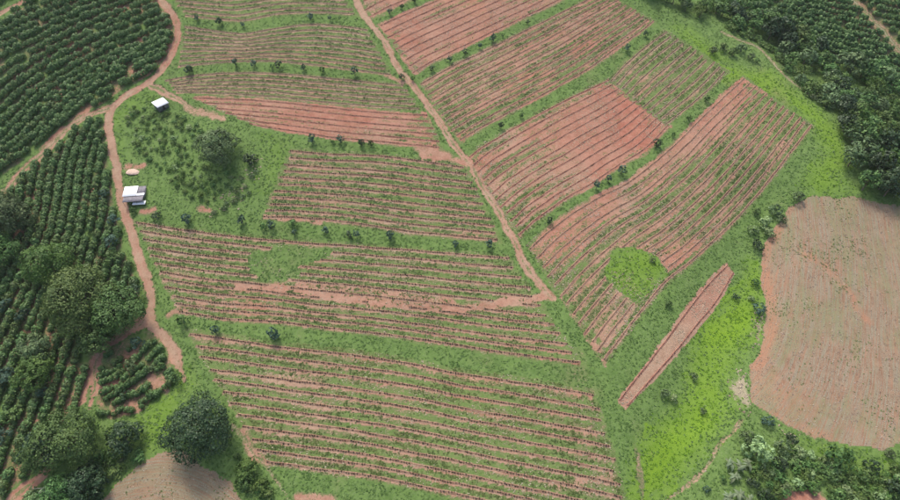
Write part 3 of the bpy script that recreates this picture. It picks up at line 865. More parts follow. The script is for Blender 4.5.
# ------------------------------------------------------------------ grass on the strips, the gully and the knoll
def scatter_grass():
    rng = RS(7)
    n = 235000
    P = np.stack([rng.uniform(X0, X1, n), rng.uniform(Y0, Y1 - 2, n), np.zeros(n)], 1)
    P[:, 2] = height(P[:, 0], P[:, 1])
    u, v, f = project(P)
    P = P[(u > -40) & (u < 940) & (v > -40) & (v < 530) & (rng.uniform(0, 1, n) < (185 / f) ** 1.5)]
    n = len(P)
    i = np.clip(np.round((P[:, 0] - X0) / STEP).astype(int), 0, NX - 1); j = np.clip(np.round((P[:, 1] - Y0) / STEP).astype(int), 0, NY - 1)
    z = zone[j, i]; c = cover[j, i]
    ok = (z == 0) & (c[:, 0] < .38) & (P[:, 1] < 318) & (P[:, 0] > X0) & (P[:, 0] < X1)
    ok &= rng.uniform(0, 1, n) < (.35 + .9 * fnoise(P[:, 0], P[:, 1], 3, 55, 2)) * np.where(c[:, 2] > .5, .6, 1)
    P = P[ok]; c = c[ok]
    lime = rng.uniform(0, 1, len(P)) < c[:, 1]
    dryg = rng.uniform(0, 1, len(P)) < c[:, 2] * 1.3
    lime &= ~dryg
    for sel, nm, mat, lab in ((dryg, 'dry_grass', M_STRAW, 'pale dry grass on the margin of the brown field'), (~lime & ~dryg, 'grass', M_GRASS, 'rough green grass and herbs between the fields'), (lime, 'lime_grass', M_LIME, 'tall lime green grass in the gully and on the brow')):
        Q = P[sel]
        V, F = clump_mesh(rng, Q, 4, rng.uniform(.2, .5, len(Q)), rng.uniform(.06, .14, len(Q)) + .3 * np.clip(fnoise(Q[:, 0], Q[:, 1], 4, 18, 2) - .42, 0, 1), 0.42, 1.6)
        t = np.clip(np.repeat(fnoise(Q[:, 0], Q[:, 1], 5, 16, 3) * 1.6 - .35, 4) + rng.normal(0, .17, len(F)), 0, 1)
        tag(link(nm, new_mesh(nm, V, F, mat, t)), lab, 'grass', None, 'stuff')
scatter_grass()

def stubble():
    for z, (n, l, mat) in enumerate(ZONES):
        if n != 'ploughed_field' or z not in zone_obj: continue
        rng = RS(300 + z)
        j, i = np.nonzero(zone == z)
        pick = rng.randint(0, len(j), int(len(j) * .55))
        x = gx[i[pick]] + rng.uniform(-.25, .25, len(pick)); y = gy[j[pick]] + rng.uniform(-.25, .25, len(pick))
        lx = lane[j[pick], i[pick], 0]; ly = lane[j[pick], i[pick], 1]
        ok = rng.uniform(0, 1, len(x)) < smooth(.3, .75, vnoise(lx * 2.2, ly * .12, 1.0, 61) * .7 + .3 * fnoise(x, y, 9, 62, 2))
        x, y = x[ok], y[ok]
        P = np.c_[x, y, height(x, y) + .07]
        V, F = leaf_quads(rng, P, np.tile((0., 0., 1.), (len(P), 1)), .34, .3, .45)
        tag(link('stubble', new_mesh('stubble', V, F, M_STUBBLE, rng.uniform(0, 1, len(F))), zone_obj[z]), 'straw and clods left on the harrowed earth', None, None, 'stuff')
        pick = rng.randint(0, len(j), int(len(j) * .5))
        x = gx[i[pick]]; y = gy[j[pick]]
        ok = fnoise(x, y, 11, 63, 3) + .12 * rng.normal(0, 1, len(x)) > .74
        x, y = x[ok] + rng.uniform(-.3, .3, ok.sum()), y[ok] + rng.uniform(-.3, .3, ok.sum())
        if len(x) > 3:
            V, F = clump_mesh(rng, np.c_[x, y, height(x, y)], 4, .3, .12, .26, 1.4)
            tag(link('weeds', new_mesh('weeds', V, F, M_WEED, rng.uniform(.2, 1, len(F))), zone_obj[z]), 'thin green weeds on the harrowed earth', None, None, 'stuff')
stubble()

# ------------------------------------------------------------------ trees
WORDS = ['zeroth', 'first', 'second', 'third', 'fourth', 'fifth', 'sixth', 'seventh', 'eighth', 'ninth', 'tenth', 'eleventh', 'twelfth', 'thirteenth', 'fourteenth', 'fifteenth', 'sixteenth', 'seventeenth', 'eighteenth', 'nineteenth']
TENS = {2: ('twenty', 'twentieth'), 3: ('thirty', 'thirtieth'), 4: ('forty', 'fortieth'), 5: ('fifty', 'fiftieth'), 6: ('sixty', 'sixtieth'), 7: ('seventy', 'seventieth'), 8: ('eighty', 'eightieth'), 9: ('ninety', 'ninetieth')}
def nth(n):
    if n < 20: return WORDS[n]
    if n >= 100: return 'hundred and ' + nth(n - 100) if n > 100 else 'hundredth'
    t, o = divmod(n, 10)
    return TENS[t][1] if o == 0 else TENS[t][0] + '-' + WORDS[o]

def crown_blobs(rng, R, H, base, nblob, spread=0.68, rb=(0.24, 0.5)):
    """uneven crown: lobes around the crown's middle; R radius, H crown height, base its underside"""
    B = []
    for k in range(nblob):
        a = 2 * math.pi * (k * 0.618 + rng.uniform(-.08, .08)); e = math.sqrt((k + .5) / nblob)
        r = R * rng.uniform(*rb)
        d = R * spread * e * rng.uniform(.8, 1.15)
        z = base + H * (0.5 + 0.42 * (1 - e * e) * rng.uniform(.5, 1.1) - 0.28 * e * rng.uniform(0, 1))
        B.append((math.cos(a) * d, math.sin(a) * d, max(z, base + r * .55), r))
    return np.array(B)

def crown_mesh(name, rng, blobs, leaf, dens, mat, squash=0.8, jitter=0.38):
    C = []; N = []; T = []
    for bx_, by_, bz_, r in blobs:
        n = int(dens * 4 * math.pi * r * r / (leaf * leaf))
        kc = max(6, int(9 * r)); ctr = rng.normal(0, 1, (kc, 3)); ctr /= np.linalg.norm(ctr, axis=1)[:, None]
        pick = rng.randint(0, kc, n); ctone = rng.normal(0, .17, kc); crad = rng.uniform(.86, 1.14, kc)
        d = ctr[pick] + rng.normal(0, .26, (n, 3)); d /= np.linalg.norm(d, axis=1)[:, None]
        lump = 1 + 0.18 * np.sin(d[:, 0] * 5 + bx_) * np.sin(d[:, 1] * 5 + by_) * np.cos(d[:, 2] * 4 + bz_)
        rad = r * lump * crad[pick] * (1 - 0.38 * rng.uniform(0, 1, n) ** 2.2)
        p = d * rad[:, None] * (1, 1, squash) + (bx_, by_, bz_)
        inside = np.zeros(n, bool)
        for cx_, cy_, cz_, r2 in blobs:
            if (cx_, cy_, cz_) != (bx_, by_, bz_):
                inside |= (((p - (cx_, cy_, cz_)) / (1, 1, squash)) ** 2).sum(1) < (r2 * .72) ** 2
        thin = (d[:, 2] < -.35) & (rng.uniform(0, 1, n) < .35)
        ok = ~inside & ~thin
        C.append(p[ok]); N.append(d[ok] + (0, 0, .25)); T.append(np.clip(rng.uniform(.2, .62) + ctone[pick][ok] + rng.normal(0, .2, ok.sum()), 0, 1))
    C = np.vstack(C); N = np.vstack(N); T = np.concatenate(T)
    V, F = leaf_quads(rng, C, N, leaf, jitter)
    return new_mesh(name, V, F, mat, T)

def trunk_mesh(rng, blobs, base, r0, mat, nlimb=5):
    top = np.array([0, 0, base + 0.25 * (blobs[:, 2].mean() - base) + .3])
    parts = [tube([(0, 0, -.4), (0.05 * r0, 0, base * .5), top * (1, 1, 1)], [r0 * 1.25, r0 * .95, r0 * .75], 7)]
    for k in range(min(nlimb, len(blobs))):
        b = blobs[k * len(blobs) // min(nlimb, len(blobs))]
        e = b[:3] * (.95, .95, .97)
        m = (top + e) / 2 + rng.normal(0, .06, 3) * b[3]
        parts.append(tube([top - (0, 0, .15 * r0), m, e], [r0 * .6, r0 * .38, r0 * .14], 5))
    V, F = merge(parts)
    return new_mesh('trunk', V, F, mat, smooth_shade=True)

def tree(name, u, v, R, H, kind, label, cat='tree', group=None, seed=0, base=None, leaf=0.5, dens=0.95, nblob=None, trunk_r=None, spread=.7, rb=(.22, .48), dv=0.0):
    """u, v = pixel of the trunk foot; R crown radius and H total height in metres"""
    rng = RS(seed * 13 + int(u * 7 + v * 3) % 9973)
    base = H * .22 if base is None else base
    nb = nblob or max(7, int(9 + R * 1.6))
    B = crown_blobs(rng, R, H - base, base, nb, spread, rb)
    o = link(name, None, None, at(u, v))
    tag(o, label, cat, group)
    link('trunk', trunk_mesh(rng, B, base, trunk_r or max(.08, H * .028), M_BARK), o)
    link('crown', crown_mesh('crown', rng, B, leaf, dens, M_TREE[kind]), o)
    return o

# big trees of the left side; v is where the trunk stands (crowns rise above that in the picture)
BIG = [
 ('mango_tree', 206, 439, 10.2, 13.0, 'dark', 'huge dark green round mango tree at the lower left corner of the crop rows', 'tree', .55),
 ('shade_tree', 90, 314, 11.2, 14.5, 'olive', 'largest olive green spreading tree among the coffee, left of the red road', 'tree', .55),
 ('shade_tree', 122, 325, 8.6, 12.0, 'green', 'dark green tree overhanging the red road junction, beside the olive tree', 'tree', .55),
 ('shade_tree', 104, 347, 5.9, 8.4, 'green', 'green tree at the head of the red track, below the spreading olive tree', 'tree', .5),
 ('shade_tree', 58, 276, 8.8, 11.2, 'bright', 'bright green broad tree just above left of the largest olive tree', 'tree', .55),
 ('shade_tree', 14, 228, 9.3, 12.3, 'grey', 'grey green broad tree at the left edge above the coffee hedges', 'tree', .55),
 ('shade_tree', 4, 262, 7.8, 10.1, 'olive', 'olive grey tree cut by the left edge, below the grey green one', 'tree', .55),
 ('shade_tree', 44, 354, 5.1, 7.3, 'grey', 'grey green bushy tree in the coffee directly above the yellow green tree', 'tree', .5),
 ('shade_tree', 42, 380, 6.1, 8.4, 'bright', 'yellow green tree standing among coffee hedges below the grey green tree', 'tree', .5),
 ('shade_tree', 72, 451, 9.3, 12.3, 'green', 'big mixed green tree at the bottom left, under the end of the red track', 'tree', .55),
 ('shade_tree', 50, 455, 5.9, 8.4, 'blue', 'blue green tree leaning on the left side of the bottom left big tree', 'tree', .5),
 ('shade_tree', 129, 443, 5.2, 6.9, 'dark', 'dark round tree beside lime green grass at the bottom left', 'tree', .5),
 ('shade_tree', 92, 488, 5.6, 7.8, 'dark', 'dark tree at the edge of the small brown field, below the big one', 'tree', .5),
 ('shade_tree', 64, 498, 5.1, 6.7, 'green', 'green tree on the bottom edge beside the bare grey tree', 'tree', .5),
 ('leafy_bush', 83, 502, 3.4, 3.6, 'bright', 'light green bush on the bottom edge at the small brown field', 'bush', .45),
 ('leafy_bush', 44, 504, 3.6, 3.4, 'pale', 'pale grey green bush in the bottom left corner by the orange track', 'bush', .45),
 ('leafy_bush', 33, 496, 2.0, 2.6, 'pale', 'small pale bush right beside the orange track at bottom left', 'bush', .45),
 ('knoll_tree', 223, 158, 7.8, 9.6, 'grey', 'large grey green tree standing on the scrubby knoll', 'tree', .5),
 ('leafy_bush', 251, 163, 2.6, 3.6, 'dark', 'dark bush to the right of the large knoll tree', 'bush', .45),
 ('leafy_bush', 158, 219, 1.9, 2.6, 'dark', 'dark bush beside the broken white roofed building', 'bush', .4),
 ('leafy_bush', 134, 213, 1.3, 2.2, 'green', 'small green bush between the red road and the broken building', 'bush', .4),
 ('leafy_bush', 190, 73, 2.2, 2.8, 'dark', 'dark bush at the left end of the second grass strip', 'bush', .4),
 ('leafy_bush', 249, 470, 3.2, 3.2, 'bright', 'light green bush on the footpath below the huge mango tree', 'bush', .45),
 ('leafy_bush', 244, 484, 2.8, 2.8, 'green', 'green bush at the footpath near the small brown field', 'bush', .45),
 ('leafy_bush', 262, 488, 2.4, 2.4, 'bright', 'low light green bush right of the footpath at the bottom', 'bush', .45),
]
for nm, u, v, R, H, kd, lab, cat, leaf in BIG:
    tree(nm, u, v, R, H, kd, lab, cat, None, 3, leaf=leaf * .85, base=(.06 * H if cat == 'bush' else .12 * H), dens=1.15)

# smaller shade trees standing in the coffee
SHADE = [(106, 199, 2.3, 4.2, 'blue', 'blue green young shade tree in the coffee level with the broken building'),
 (116, 224, 2.2, 4.0, 'blue', 'blue green shade tree at the road edge below the broken building'),
 (115, 246, 2.8, 4.6, 'blue', 'larger blue green shade tree by the road in the vertical coffee rows'),
 (113, 262, 2.6, 4.0, 'green', 'green shade tree above the big olive tree in the coffee'),
 (82, 225, 1.9, 4.0, 'pale', 'pale young shade tree in the middle of the vertical coffee rows'),
 (60, 192, 1.6, 3.4, 'pale', 'pale small shade tree at the upper end of the vertical coffee rows'),
 (138, 296, 3.0, 4.8, 'dark', 'dark bushy tree on the road bend above the junction'),
 (26, 320, 2.6, 4.4, 'blue', 'blue green shade tree left of the largest olive tree'),
 (8, 310, 2.6, 4.6, 'blue', 'blue green shade tree near the left edge, mid height'),
 (45, 398, 2.2, 3.8, 'blue', 'blue green small tree just below the yellow green tree'),
 (10, 382, 3.4, 5.0, 'blue', 'blue green tree at the left edge beside the coffee gap'),
 (18, 418, 3.0, 4.6, 'olive', 'olive green tree in the lower left coffee rows'),
 (140, 347, 2.3, 4.0, 'blue', 'blue green tree at the top of the small fork plot'),
 (134, 367, 2.2, 3.6, 'pale', 'pale tree on the left side of the small fork plot'),
 (153, 371, 1.6, 2.8, 'pale', 'pale small bushy tree at the right of the small fork plot'),
 (6, 440, 2.6, 4.2, 'blue', 'blue green tree cut by the left edge in the lower coffee'),
 (180, 382, 2.0, 3.0, 'green', 'green bush like tree at the top of the huge mango tree'),
 (126, 398, 1.8, 2.6, 'dark', 'dark small tree among the broken coffee rows of the fork plot')]
for u, v, R, H, kd, lab in SHADE:
    tree('shade_tree', u, v, R, H, kd, lab, 'tree', 'shade trees in the coffee', 5, leaf=.42, nblob=7, base=.2 * H)

# shared crowns for the small repeated trees
def proto(kind, seed, R, H, leaf, nblob, base=.18, dens=.95, bark=None, spread=.6, rb=(.32, .52)):
    rng = RS(seed)
    B = crown_blobs(rng, R, H * (1 - base), H * base, nblob, spread, rb)
    return (trunk_mesh(rng, B, H * base, max(.06, H * .03), bark or M_BARK, 4), crown_mesh('crown', rng, B, leaf, dens, M_TREE[kind]), R, H)

def place(pr, name, pos, label, cat, group, scale, rz):
    o = link(name, None, None, pos, rz, scale)
    tag(o, label, cat, group)
    link('trunk', pr[0], o); link('crown', pr[1], o)
    return o

STRIP_PROTO = {'blue': [proto('blue', s, 1.35, 2.9, .34, 7, .1, 1.1, None, .42, (.42, .62)) for s in (1, 2, 3)], 'green': [proto('green', s, 1.35, 2.4, .34, 7, .1, 1.1, None, .42, (.42, .62)) for s in (4, 5)], 'dark': [proto('dark', s, 1.4, 2.7, .34, 7, .1, 1.1, None, .42, (.42, .62)) for s in (6, 7)]}
STRIPS = {
 'topmost grass strip left of the track': [(198, 21, .9, 'blue'), (220, 25, 1.15, 'dark'), (243, 27, .7, 'blue'), (311, 20, 1.2, 'blue'), (330, 21, .8, 'blue')],
 'second grass strip left of the track': [(236, 66, 1.15, 'blue'), (254, 67, 1.2, 'blue'), (273, 69, .8, 'green'), (279, 68, 1.35, 'dark'), (304, 71, 1.0, 'blue'), (323, 73, 1.1, 'green'), (355, 76, 1.35, 'blue'), (402, 80, .9, 'dark')],
 'grass strip below the bare red rows': [(313, 143, 1.2, 'blue'), (333, 144, .7, 'green'), (341, 143, 1.3, 'blue'), (362, 146, 1.15, 'dark'), (371, 147, 1.0, 'green')],
 'grass strip below the knoll': [(188, 224, 1.5, 'blue'), (243, 224, 1.15, 'blue'), (264, 229, 1.0, 'green'), (272, 229, 1.25, 'blue'), (294, 227, 1.3, 'green'), (295, 235, .9, 'blue'), (326, 233, .95, 'blue'), (349, 238, 1.2, 'dark'), (357, 238, 1.15, 'blue'), (390, 239, 1.45, 'blue'), (455, 247, 1.05, 'blue'), (489, 247, 1.1, 'blue')],
 'lowest and widest grass strip': [(184, 324, 1.4, 'green'), (216, 333, 1.35, 'blue'), (275, 338, 1.5, 'blue')],
 'topmost grass strip right of the track': [(390, 15, 1.1, 'blue'), (402, 9, .85, 'dark'), (415, 3, 1.0, 'dark')],
 'second grass strip right of the track': [(413, 81, .8, 'green'), (432, 71, .9, 'dark'), (450, 62, 1.05, 'blue'), (465, 55, 1.0, 'dark'), (480, 49, .9, 'blue'), (493, 42, 1.1, 'blue'), (503, 37, .7, 'green'), (528, 24, .85, 'dark')],
 'third grass strip right of the track': [(501, 128, 1.0, 'dark'), (521, 118, .75, 'green'), (627, 51, .95, 'blue'), (645, 37, 1.0, 'dark')],
 'fourth grass strip right of the track': [(549, 223, 1.05, 'dark'), (596, 189, 1.2, 'blue'), (608, 182, 1.25, 'blue'), (621, 174, 1.4, 'blue'), (656, 147, 1.4, 'dark'), (673, 137, .8, 'green'), (688, 121, 1.1, 'green'), (706, 102, 1.0, 'green')],
}
rr_ = random.Random(3)
for strip, L in STRIPS.items():
    L = sorted(L)
    for k, (u, v, s, kd) in enumerate(L):
        pr = STRIP_PROTO[kd][rr_.randrange(len(STRIP_PROTO[kd]))]
        place(pr, 'young_tree', at(u, v), 'young %s tree, %s from left on the %s' % ({'blue': 'blue green', 'green': 'green', 'dark': 'dark'}[kd], nth(k + 1), strip), 'tree', 'young trees on the grass strips', s * rr_.uniform(.85, 1.05), rr_.uniform(0, 6.28))

# the wood in the valley
FP = {k: [proto(k, 20 + i + j * 7, 3.6, 6.5, .55, 10, .12) for j in range(2)] for i, k in enumerate(('dark', 'green', 'olive', 'grey', 'bright', 'pale'))}
TONE = {'dark': 'dark green', 'green': 'mid green', 'olive': 'olive green', 'grey': 'grey green', 'bright': 'bright green', 'pale': 'pale', 'blue': 'blue green'}
def wood():
    rng = random.Random(11)
    fp = np.array(FOREST, float)
    pts = [(768, 40, 1.35, 'dark'), (785, 50, 1.3, 'dark'), (752, 32, 1.1, 'green'), (772, 28, 1.1, 'olive'), (850, 74, 1.5, 'grey'), (838, 68, 1.1, 'grey'), (878, 84, 1.35, 'pale'), (820, 62, 1.0, 'bright'), (805, 60, 1.0, 'bright'),
           (862, 190, 1.25, 'green'), (884, 196, 1.55, 'dark'), (902, 198, 1.4, 'olive'), (848, 166, 1.2, 'grey'), (858, 158, 1.5, 'grey'), (862, 142, 1.6, 'olive'), (880, 152, 1.7, 'dark'), (898, 168, 1.6, 'green'), (875, 176, 1.3, 'dark'),
           (700, 12, 1.0, 'olive'), (722, 16, 1.0, 'green'), (738, 24, 1.0, 'dark'), (682, 6, 1.0, 'bright'), (664, 0, .9, 'dark'), (828, 104, 1.1, 'grey'), (842, 116, 1.1, 'dark')]
    tries = 0
    while len(pts) < 150 and tries < 15000:
        tries += 1
        u, v = rng.uniform(632, 930), rng.uniform(-12, 208)
        if not inpoly(np.array([u]), np.array([v]), fp)[0]: continue
        s = rng.uniform(.7, 1.35)
        if all(math.hypot((u - a) * 1.0, (v - b) * 1.35) > 6.0 * (s + c) / 2 for a, b, c, d in pts):
            pts.append((u, v, s, rng.choice(['dark', 'green', 'green', 'olive', 'olive', 'grey', 'bright', 'bright', 'green'])))
    pts.sort()
    for k, (u, v, s, kd) in enumerate(pts):
        pr = FP[kd][rng.randrange(2)]
        s2 = s * rng.uniform(.9, 1.1)
        place(pr, 'valley_tree', at(u, v), '%s tree in the valley wood, %s tree counted from the left' % (TONE[kd], nth(k + 1)), 'tree', 'trees of the valley wood', (s2, s2, s2 * rng.uniform(.75, 1.1)), rng.uniform(0, 6.28))
wood()

# bushes along the gully and the lower right scrub
BUSH_P = {k: [proto(k, 60 + i * 3 + j, 2.4, 3.2, .42, 9, .06) for j in range(2)] for i, k in enumerate(('dark', 'green', 'olive', 'grey', 'bright', 'pale', 'blue'))}
NAMED = [(752, 232, .9, 'pale', 'pale bush at the lower left of the clump above the brown field'), (763, 226, 1.1, 'pale', 'pale big leaved bush in the middle of the clump above the brown field'), (774, 214, 1.15, 'grey', 'grey green bush at the top of the clump above the brown field'),
 (768, 236, .9, 'pale', 'pale bush at the right foot of the clump, touching the brown field'), (780, 222, .85, 'grey', 'grey green bush on the right side of the clump above the brown field'), (756, 214, .7, 'green', 'green bush on the upper left of the clump above the brown field'),
 (755, 249, 1.0, 'dark', 'round dark bush at the upper left corner of the brown field'), (797, 201, 1.05, 'grey', 'grey bush alone at the top corner of the brown field'), (757, 312, 1.05, 'blue', 'blue grey bush on the left edge of the brown field'), (754, 285, .7, 'green', 'small green bush between lime grass and the brown field'),
 (735, 299, .55, 'dark', 'small dark bush right of the isolated crop rows'), (751, 300, .5, 'pale', 'small pale bush above the blue grey one'), (693, 378, .6, 'grey', 'small grey bush in the lime grass of the gully'), (664, 396, .7, 'grey', 'grey low bush below the isolated crop rows'), (673, 400, .6, 'pale', 'pale low bush in the gully grass'), (702, 412, .5, 'grey', 'tiny grey bush in the middle of the lime grass'),
 (668, 306, .6, 'green', 'small green bush in the grass beside the long crop field'), (652, 262, .5, 'grey', 'small grey bush inside the grass patch of the long field'),
 (712, 54, .9, 'grey', 'grey bush left end of the thicket on the brow'), (722, 50, .9, 'olive', 'olive bush in the thicket on the brow'), (732, 56, .95, 'green', 'green bush in the middle of the brow thicket'), (740, 52, 1.0, 'grey', 'purplish grey bush in the brow thicket'), (750, 60, .8, 'grey', 'grey bush right end of the thicket on the brow'), (757, 63, .55, 'green', 'small green bush just right of the brow thicket'),
 (756, 455, 1.75, 'pale', 'large pale grey green tree like bush at the top of the lower right scrub'), (745, 440, 1.0, 'grey', 'grey bush on the left of the large pale one'), (766, 424, .85, 'blue', 'blue grey spiky bush touching the brown field from below'), (780, 450, 1.05, 'grey', 'round grey bush right of the large pale one'), (779, 466, .95, 'dark', 'dark round bush below the round grey one'), (789, 441, .8, 'dark', 'dark bush under the edge of the brown field'),
 (833, 462, 1.7, 'green', 'big green bush breaking into the lower edge of the brown field'), (845, 456, .9, 'green', 'green bush right beside the big green one'), (870, 468, 1.0, 'dark', 'dark bush lower right between light green scrub'), (893, 492, 1.2, 'dark', 'dark bush in the bottom right corner'), (888, 456, .7, 'grey', 'grey brown bush on the lower rim of the brown field, far right'),
 (764, 496, .9, 'dark', 'dark bush at the bottom beside the banana plants'), (750, 486, .8, 'dark', 'dark low bush between the banana plants'), (722, 480, .5, 'green', 'small green bush beside the narrow tan path'), (706, 490, .5, 'blue', 'small blue grey bush at the lower end of the narrow tan path')]
rb_ = random.Random(5)
for u, v, s, kd, lab in NAMED:
    pr = BUSH_P[kd][rb_.randrange(2)]
    place(pr, 'leafy_bush', at(u, v), lab, 'bush', 'bushes round the brown field and gully', s, rb_.uniform(0, 6.28))

def scrub(poly, n, kinds, sc, where, group, seed, dist):
    rng = random.Random(seed); P = np.array(poly, float); pts = []
    t = 0
    while len(pts) < n and t < 8000:
        t += 1
        u, v = rng.uniform(P[:, 0].min(), P[:, 0].max()), rng.uniform(P[:, 1].min(), P[:, 1].max())
        if inpoly(np.array([u]), np.array([v]), P)[0] and all(math.hypot(u - a, (v - b) * 1.2) > dist for a, b in pts):
            pts.append((u, v))
    pts.sort()
    for k, (u, v) in enumerate(pts):
        kd = rng.choice(kinds); s = rng.uniform(*sc)
        place(BUSH_P[kd][rng.randrange(2)], 'scrub_bush', at(u, v), '%s scrub bush %s, %s counted from the left' % (TONE[kd], where, nth(k + 1)), 'bush', group, (s, s, s * rng.uniform(.55, .9)), rng.uniform(0, 6.28))
scrub([(752, 462), (770, 470), (785, 452), (800, 448), (820, 462), (850, 468), (880, 474), (900, 462), (900, 505), (826, 505), (820, 492), (790, 492), (780, 505), (752, 505)], 95, ['olive', 'olive', 'pale', 'bright', 'bright', 'green'], (.5, .95), 'in the lower right thicket', 'scrub of the lower right corner', 21, 5.2)
scrub([(122, 122), (135, 106), (158, 108), (185, 116), (205, 128), (238, 170), (215, 205), (190, 200), (160, 170), (135, 150)], 120, ['green', 'bright', 'bright', 'green', 'olive', 'pale'], (.34, .66), 'on the knoll', 'scrub on the knoll', 22, 5.2)
scrub([(230, 190), (252, 168), (262, 172), (246, 200), (215, 215), (205, 212)], 14, ['grey', 'grey', 'olive'], (.35, .6), 'right of the knoll tree', 'grey scrub beside the knoll', 23, 5.0)

scrub([(726, 24), (748, 34), (766, 46), (784, 62), (800, 80), (818, 92), (830, 108), (824, 110), (808, 96), (786, 72), (772, 56), (752, 42), (728, 31)], 40, ['green', 'bright', 'olive', 'grey', 'green'], (.6, 1.1), 'along the path on the brow', 'bushes along the brow path', 24, 5.0)

scrub([(84, 462), (108, 452), (140, 452), (152, 450), (134, 464), (116, 481), (100, 500), (78, 500)], 26, ['dark', 'green', 'green', 'olive', 'blue'], (.5, .95), 'beside the small brown field', 'bushes beside the small brown field', 25, 6.5)
scrub([(236, 455), (250, 462), (268, 484), (276, 498), (250, 498), (240, 478)], 9, ['green', 'bright', 'olive'], (.45, .75), 'beside the footpath under the mango tree', 'bushes beside the footpath', 26, 6.0)

# bare grey tree in the bottom left corner
def bare_tree():
    rng = RS(4); o = link('bare_tree', None, None, at(57, 502)); tag(o, 'leafless pale grey tree in the bottom left corner', 'tree')
    top = np.array((-.9, 1.0, 7.4))
    link('trunk', new_mesh('trunk', *tube([(0, 0, -.3), (-.2, .2, 3), (-.6, .6, 5.6), top], [.17, .13, .09, .03], 6), M_PALEBARK, smooth_shade=True), o)
    for k in range(9):
        f = rng.uniform(.45, .95); p = np.array((-.9 * f, 1.0 * f, 7.4 * f)); a = rng.uniform(0, 6.28)
        d = np.array((math.cos(a), math.sin(a), .7)) * rng.uniform(.9, 1.9)
        link('branch', new_mesh('branch', *tube([p, p + d * .5 + (0, 0, .1), p + d], [.06, .04, .015], 5), M_PALEBARK, smooth_shade=True), o)
bare_tree()

# banana plants at the bottom right
M_BANANA = leaf_material('banana_leaf', (0.085, 0.125, 0.060), (0.22, 0.27, 0.15), 0.3)
def banana_leaf():
    V = []; F = []; n = 7; L = 2.3
    for i in range(n):
        t = i / (n - 1); x = .15 + L * t * (1 - .18 * t); z = 1.5 + 1.1 * t - 1.9 * t * t
        w = .34 * math.sin(math.pi * min(1, .12 + t * .93)) ** .7 + .015
        V += [(x, -w, z - .08), (x, 0, z), (x, w, z - .08)]
    for i in range(n - 1):
        a = 3 * i
        F += [(a, a + 3, a + 4, a + 1), (a + 1, a + 4, a + 5, a + 2)]
    return new_mesh('leaf', V, F, M_BANANA, [.3 + .5 * (i % 2) for i in range(len(F))], True)
BL = banana_leaf()
BS = new_mesh('stem', *tube([(0, 0, -.2), (0, 0, .8), (0, 0, 1.6)], [.17, .14, .09], 7), plain_material('banana_stem', (.16, .17, .08), (.28, .26, .14)), smooth_shade=True)
rbn = random.Random(8)
for u, v, s, lab in [(728, 466, 1.1, 'banana plant highest on the left of the lower right scrub'), (738, 470, 1.25, 'largest banana plant in the middle of the upper banana group'), (746, 466, 1.0, 'banana plant on the right of the upper banana group'), (734, 479, 1.0, 'banana plant at the lower end of the upper banana group'),
                     (726, 500, 1.15, 'banana plant on the bottom edge, left one'), (737, 497, 1.2, 'banana plant on the bottom edge, middle one'), (747, 503, 1.1, 'banana plant on the bottom edge, right one')]:
    o = link('banana_plant', None, None, at(u, v), rbn.uniform(0, 6), s); tag(o, lab, 'plant', 'banana plants')
    link('stem', BS, o)
    for k in range(10):
        l = link('leaf', BL, o, (0, 0, rbn.uniform(-.15, .3)), k * 2.399 + rbn.uniform(-.2, .2), rbn.uniform(.75, 1.1))
        l.rotation_euler = (rbn.uniform(-.2, .2), rbn.uniform(-.75, .1), l.rotation_euler[2])

# ------------------------------------------------------------------ coffee bushes
def coffee_bush_geo(seed, low=False):
    rng = RS(seed)
    n = 110 if low else 230
    d = rng.normal(0, 1, (n, 3)); d /= np.linalg.norm(d, axis=1)[:, None]
    d[:, 2] = np.abs(d[:, 2]) * .9 - .3 * (rng.uniform(0, 1, n) < .5)
    rad = 1.0 - .25 * rng.uniform(0, 1, n) ** 2
    lump = 1 + .14 * np.sin(d[:, 0] * 6 + seed) * np.cos(d[:, 1] * 5 + seed * 2)
    C = d * (rad * lump)[:, None] * (1.08, 1.08, 1.45) + (0, 0, .9)
    V, F = leaf_quads(rng, C, d + (0, 0, .15), .55 if low else .36, .28)
    t = np.clip(.42 + rng.normal(0, .24, n) + .2 * d[:, 2], 0, 1)
    st = tube([(0, 0, -.25), (0, 0, .5), (0, 0, 1.4)], [.09, .07, .03], 4)
    V2, F2 = merge([(V, F), st])
    return V2, F2, np.r_[t, np.zeros(len(st[1]))]
GEO = [coffee_bush_geo(s) for s in range(6)]
GEO_LOW = [coffee_bush_geo(s + 40, True) for s in range(6)]
CM = [new_mesh('coffee_bush', v, f, M_COFFEE, t) for v, f, t in GEO]

C1_GUIDES = [(0, [(-40, 38), (0, 19), (60, -10)]), (5, [(-40, 86), (0, 60), (40, 40), (80, 22), (130, 2), (165, -12)]), (8, [(-40, 134), (0, 100), (40, 70), (80, 48), (130, 25), (175, 8)]),
             (11, [(-35, 172), (5, 135), (45, 95), (90, 68), (130, 50), (176, 30)]), (15, [(-15, 182), (4, 168), (36, 146), (52, 130), (72, 108), (92, 92), (118, 78), (150, 64), (172, 52)]),
             (16, [(58, 128), (72, 115), (80, 108), (92, 100), (110, 91), (135, 80), (160, 66)]), (17, [(88, 112), (98, 104), (110, 98), (125, 91), (146, 79)])]
def guide_rows(guides):
    N = 40; idx = [i for i, _ in guides]; G = [resample(p, N) for _, p in guides]; out = []
    for t in range(idx[0], idx[-1] + 1):
        for a in range(len(idx) - 1):
            if idx[a] <= t <= idx[a + 1]:
                f = (t - idx[a]) / (idx[a + 1] - idx[a]); out.append(G[a] * (1 - f) + G[a + 1] * f); break
    return out
bushes = []      # (x, y, plot, row, order, scale)
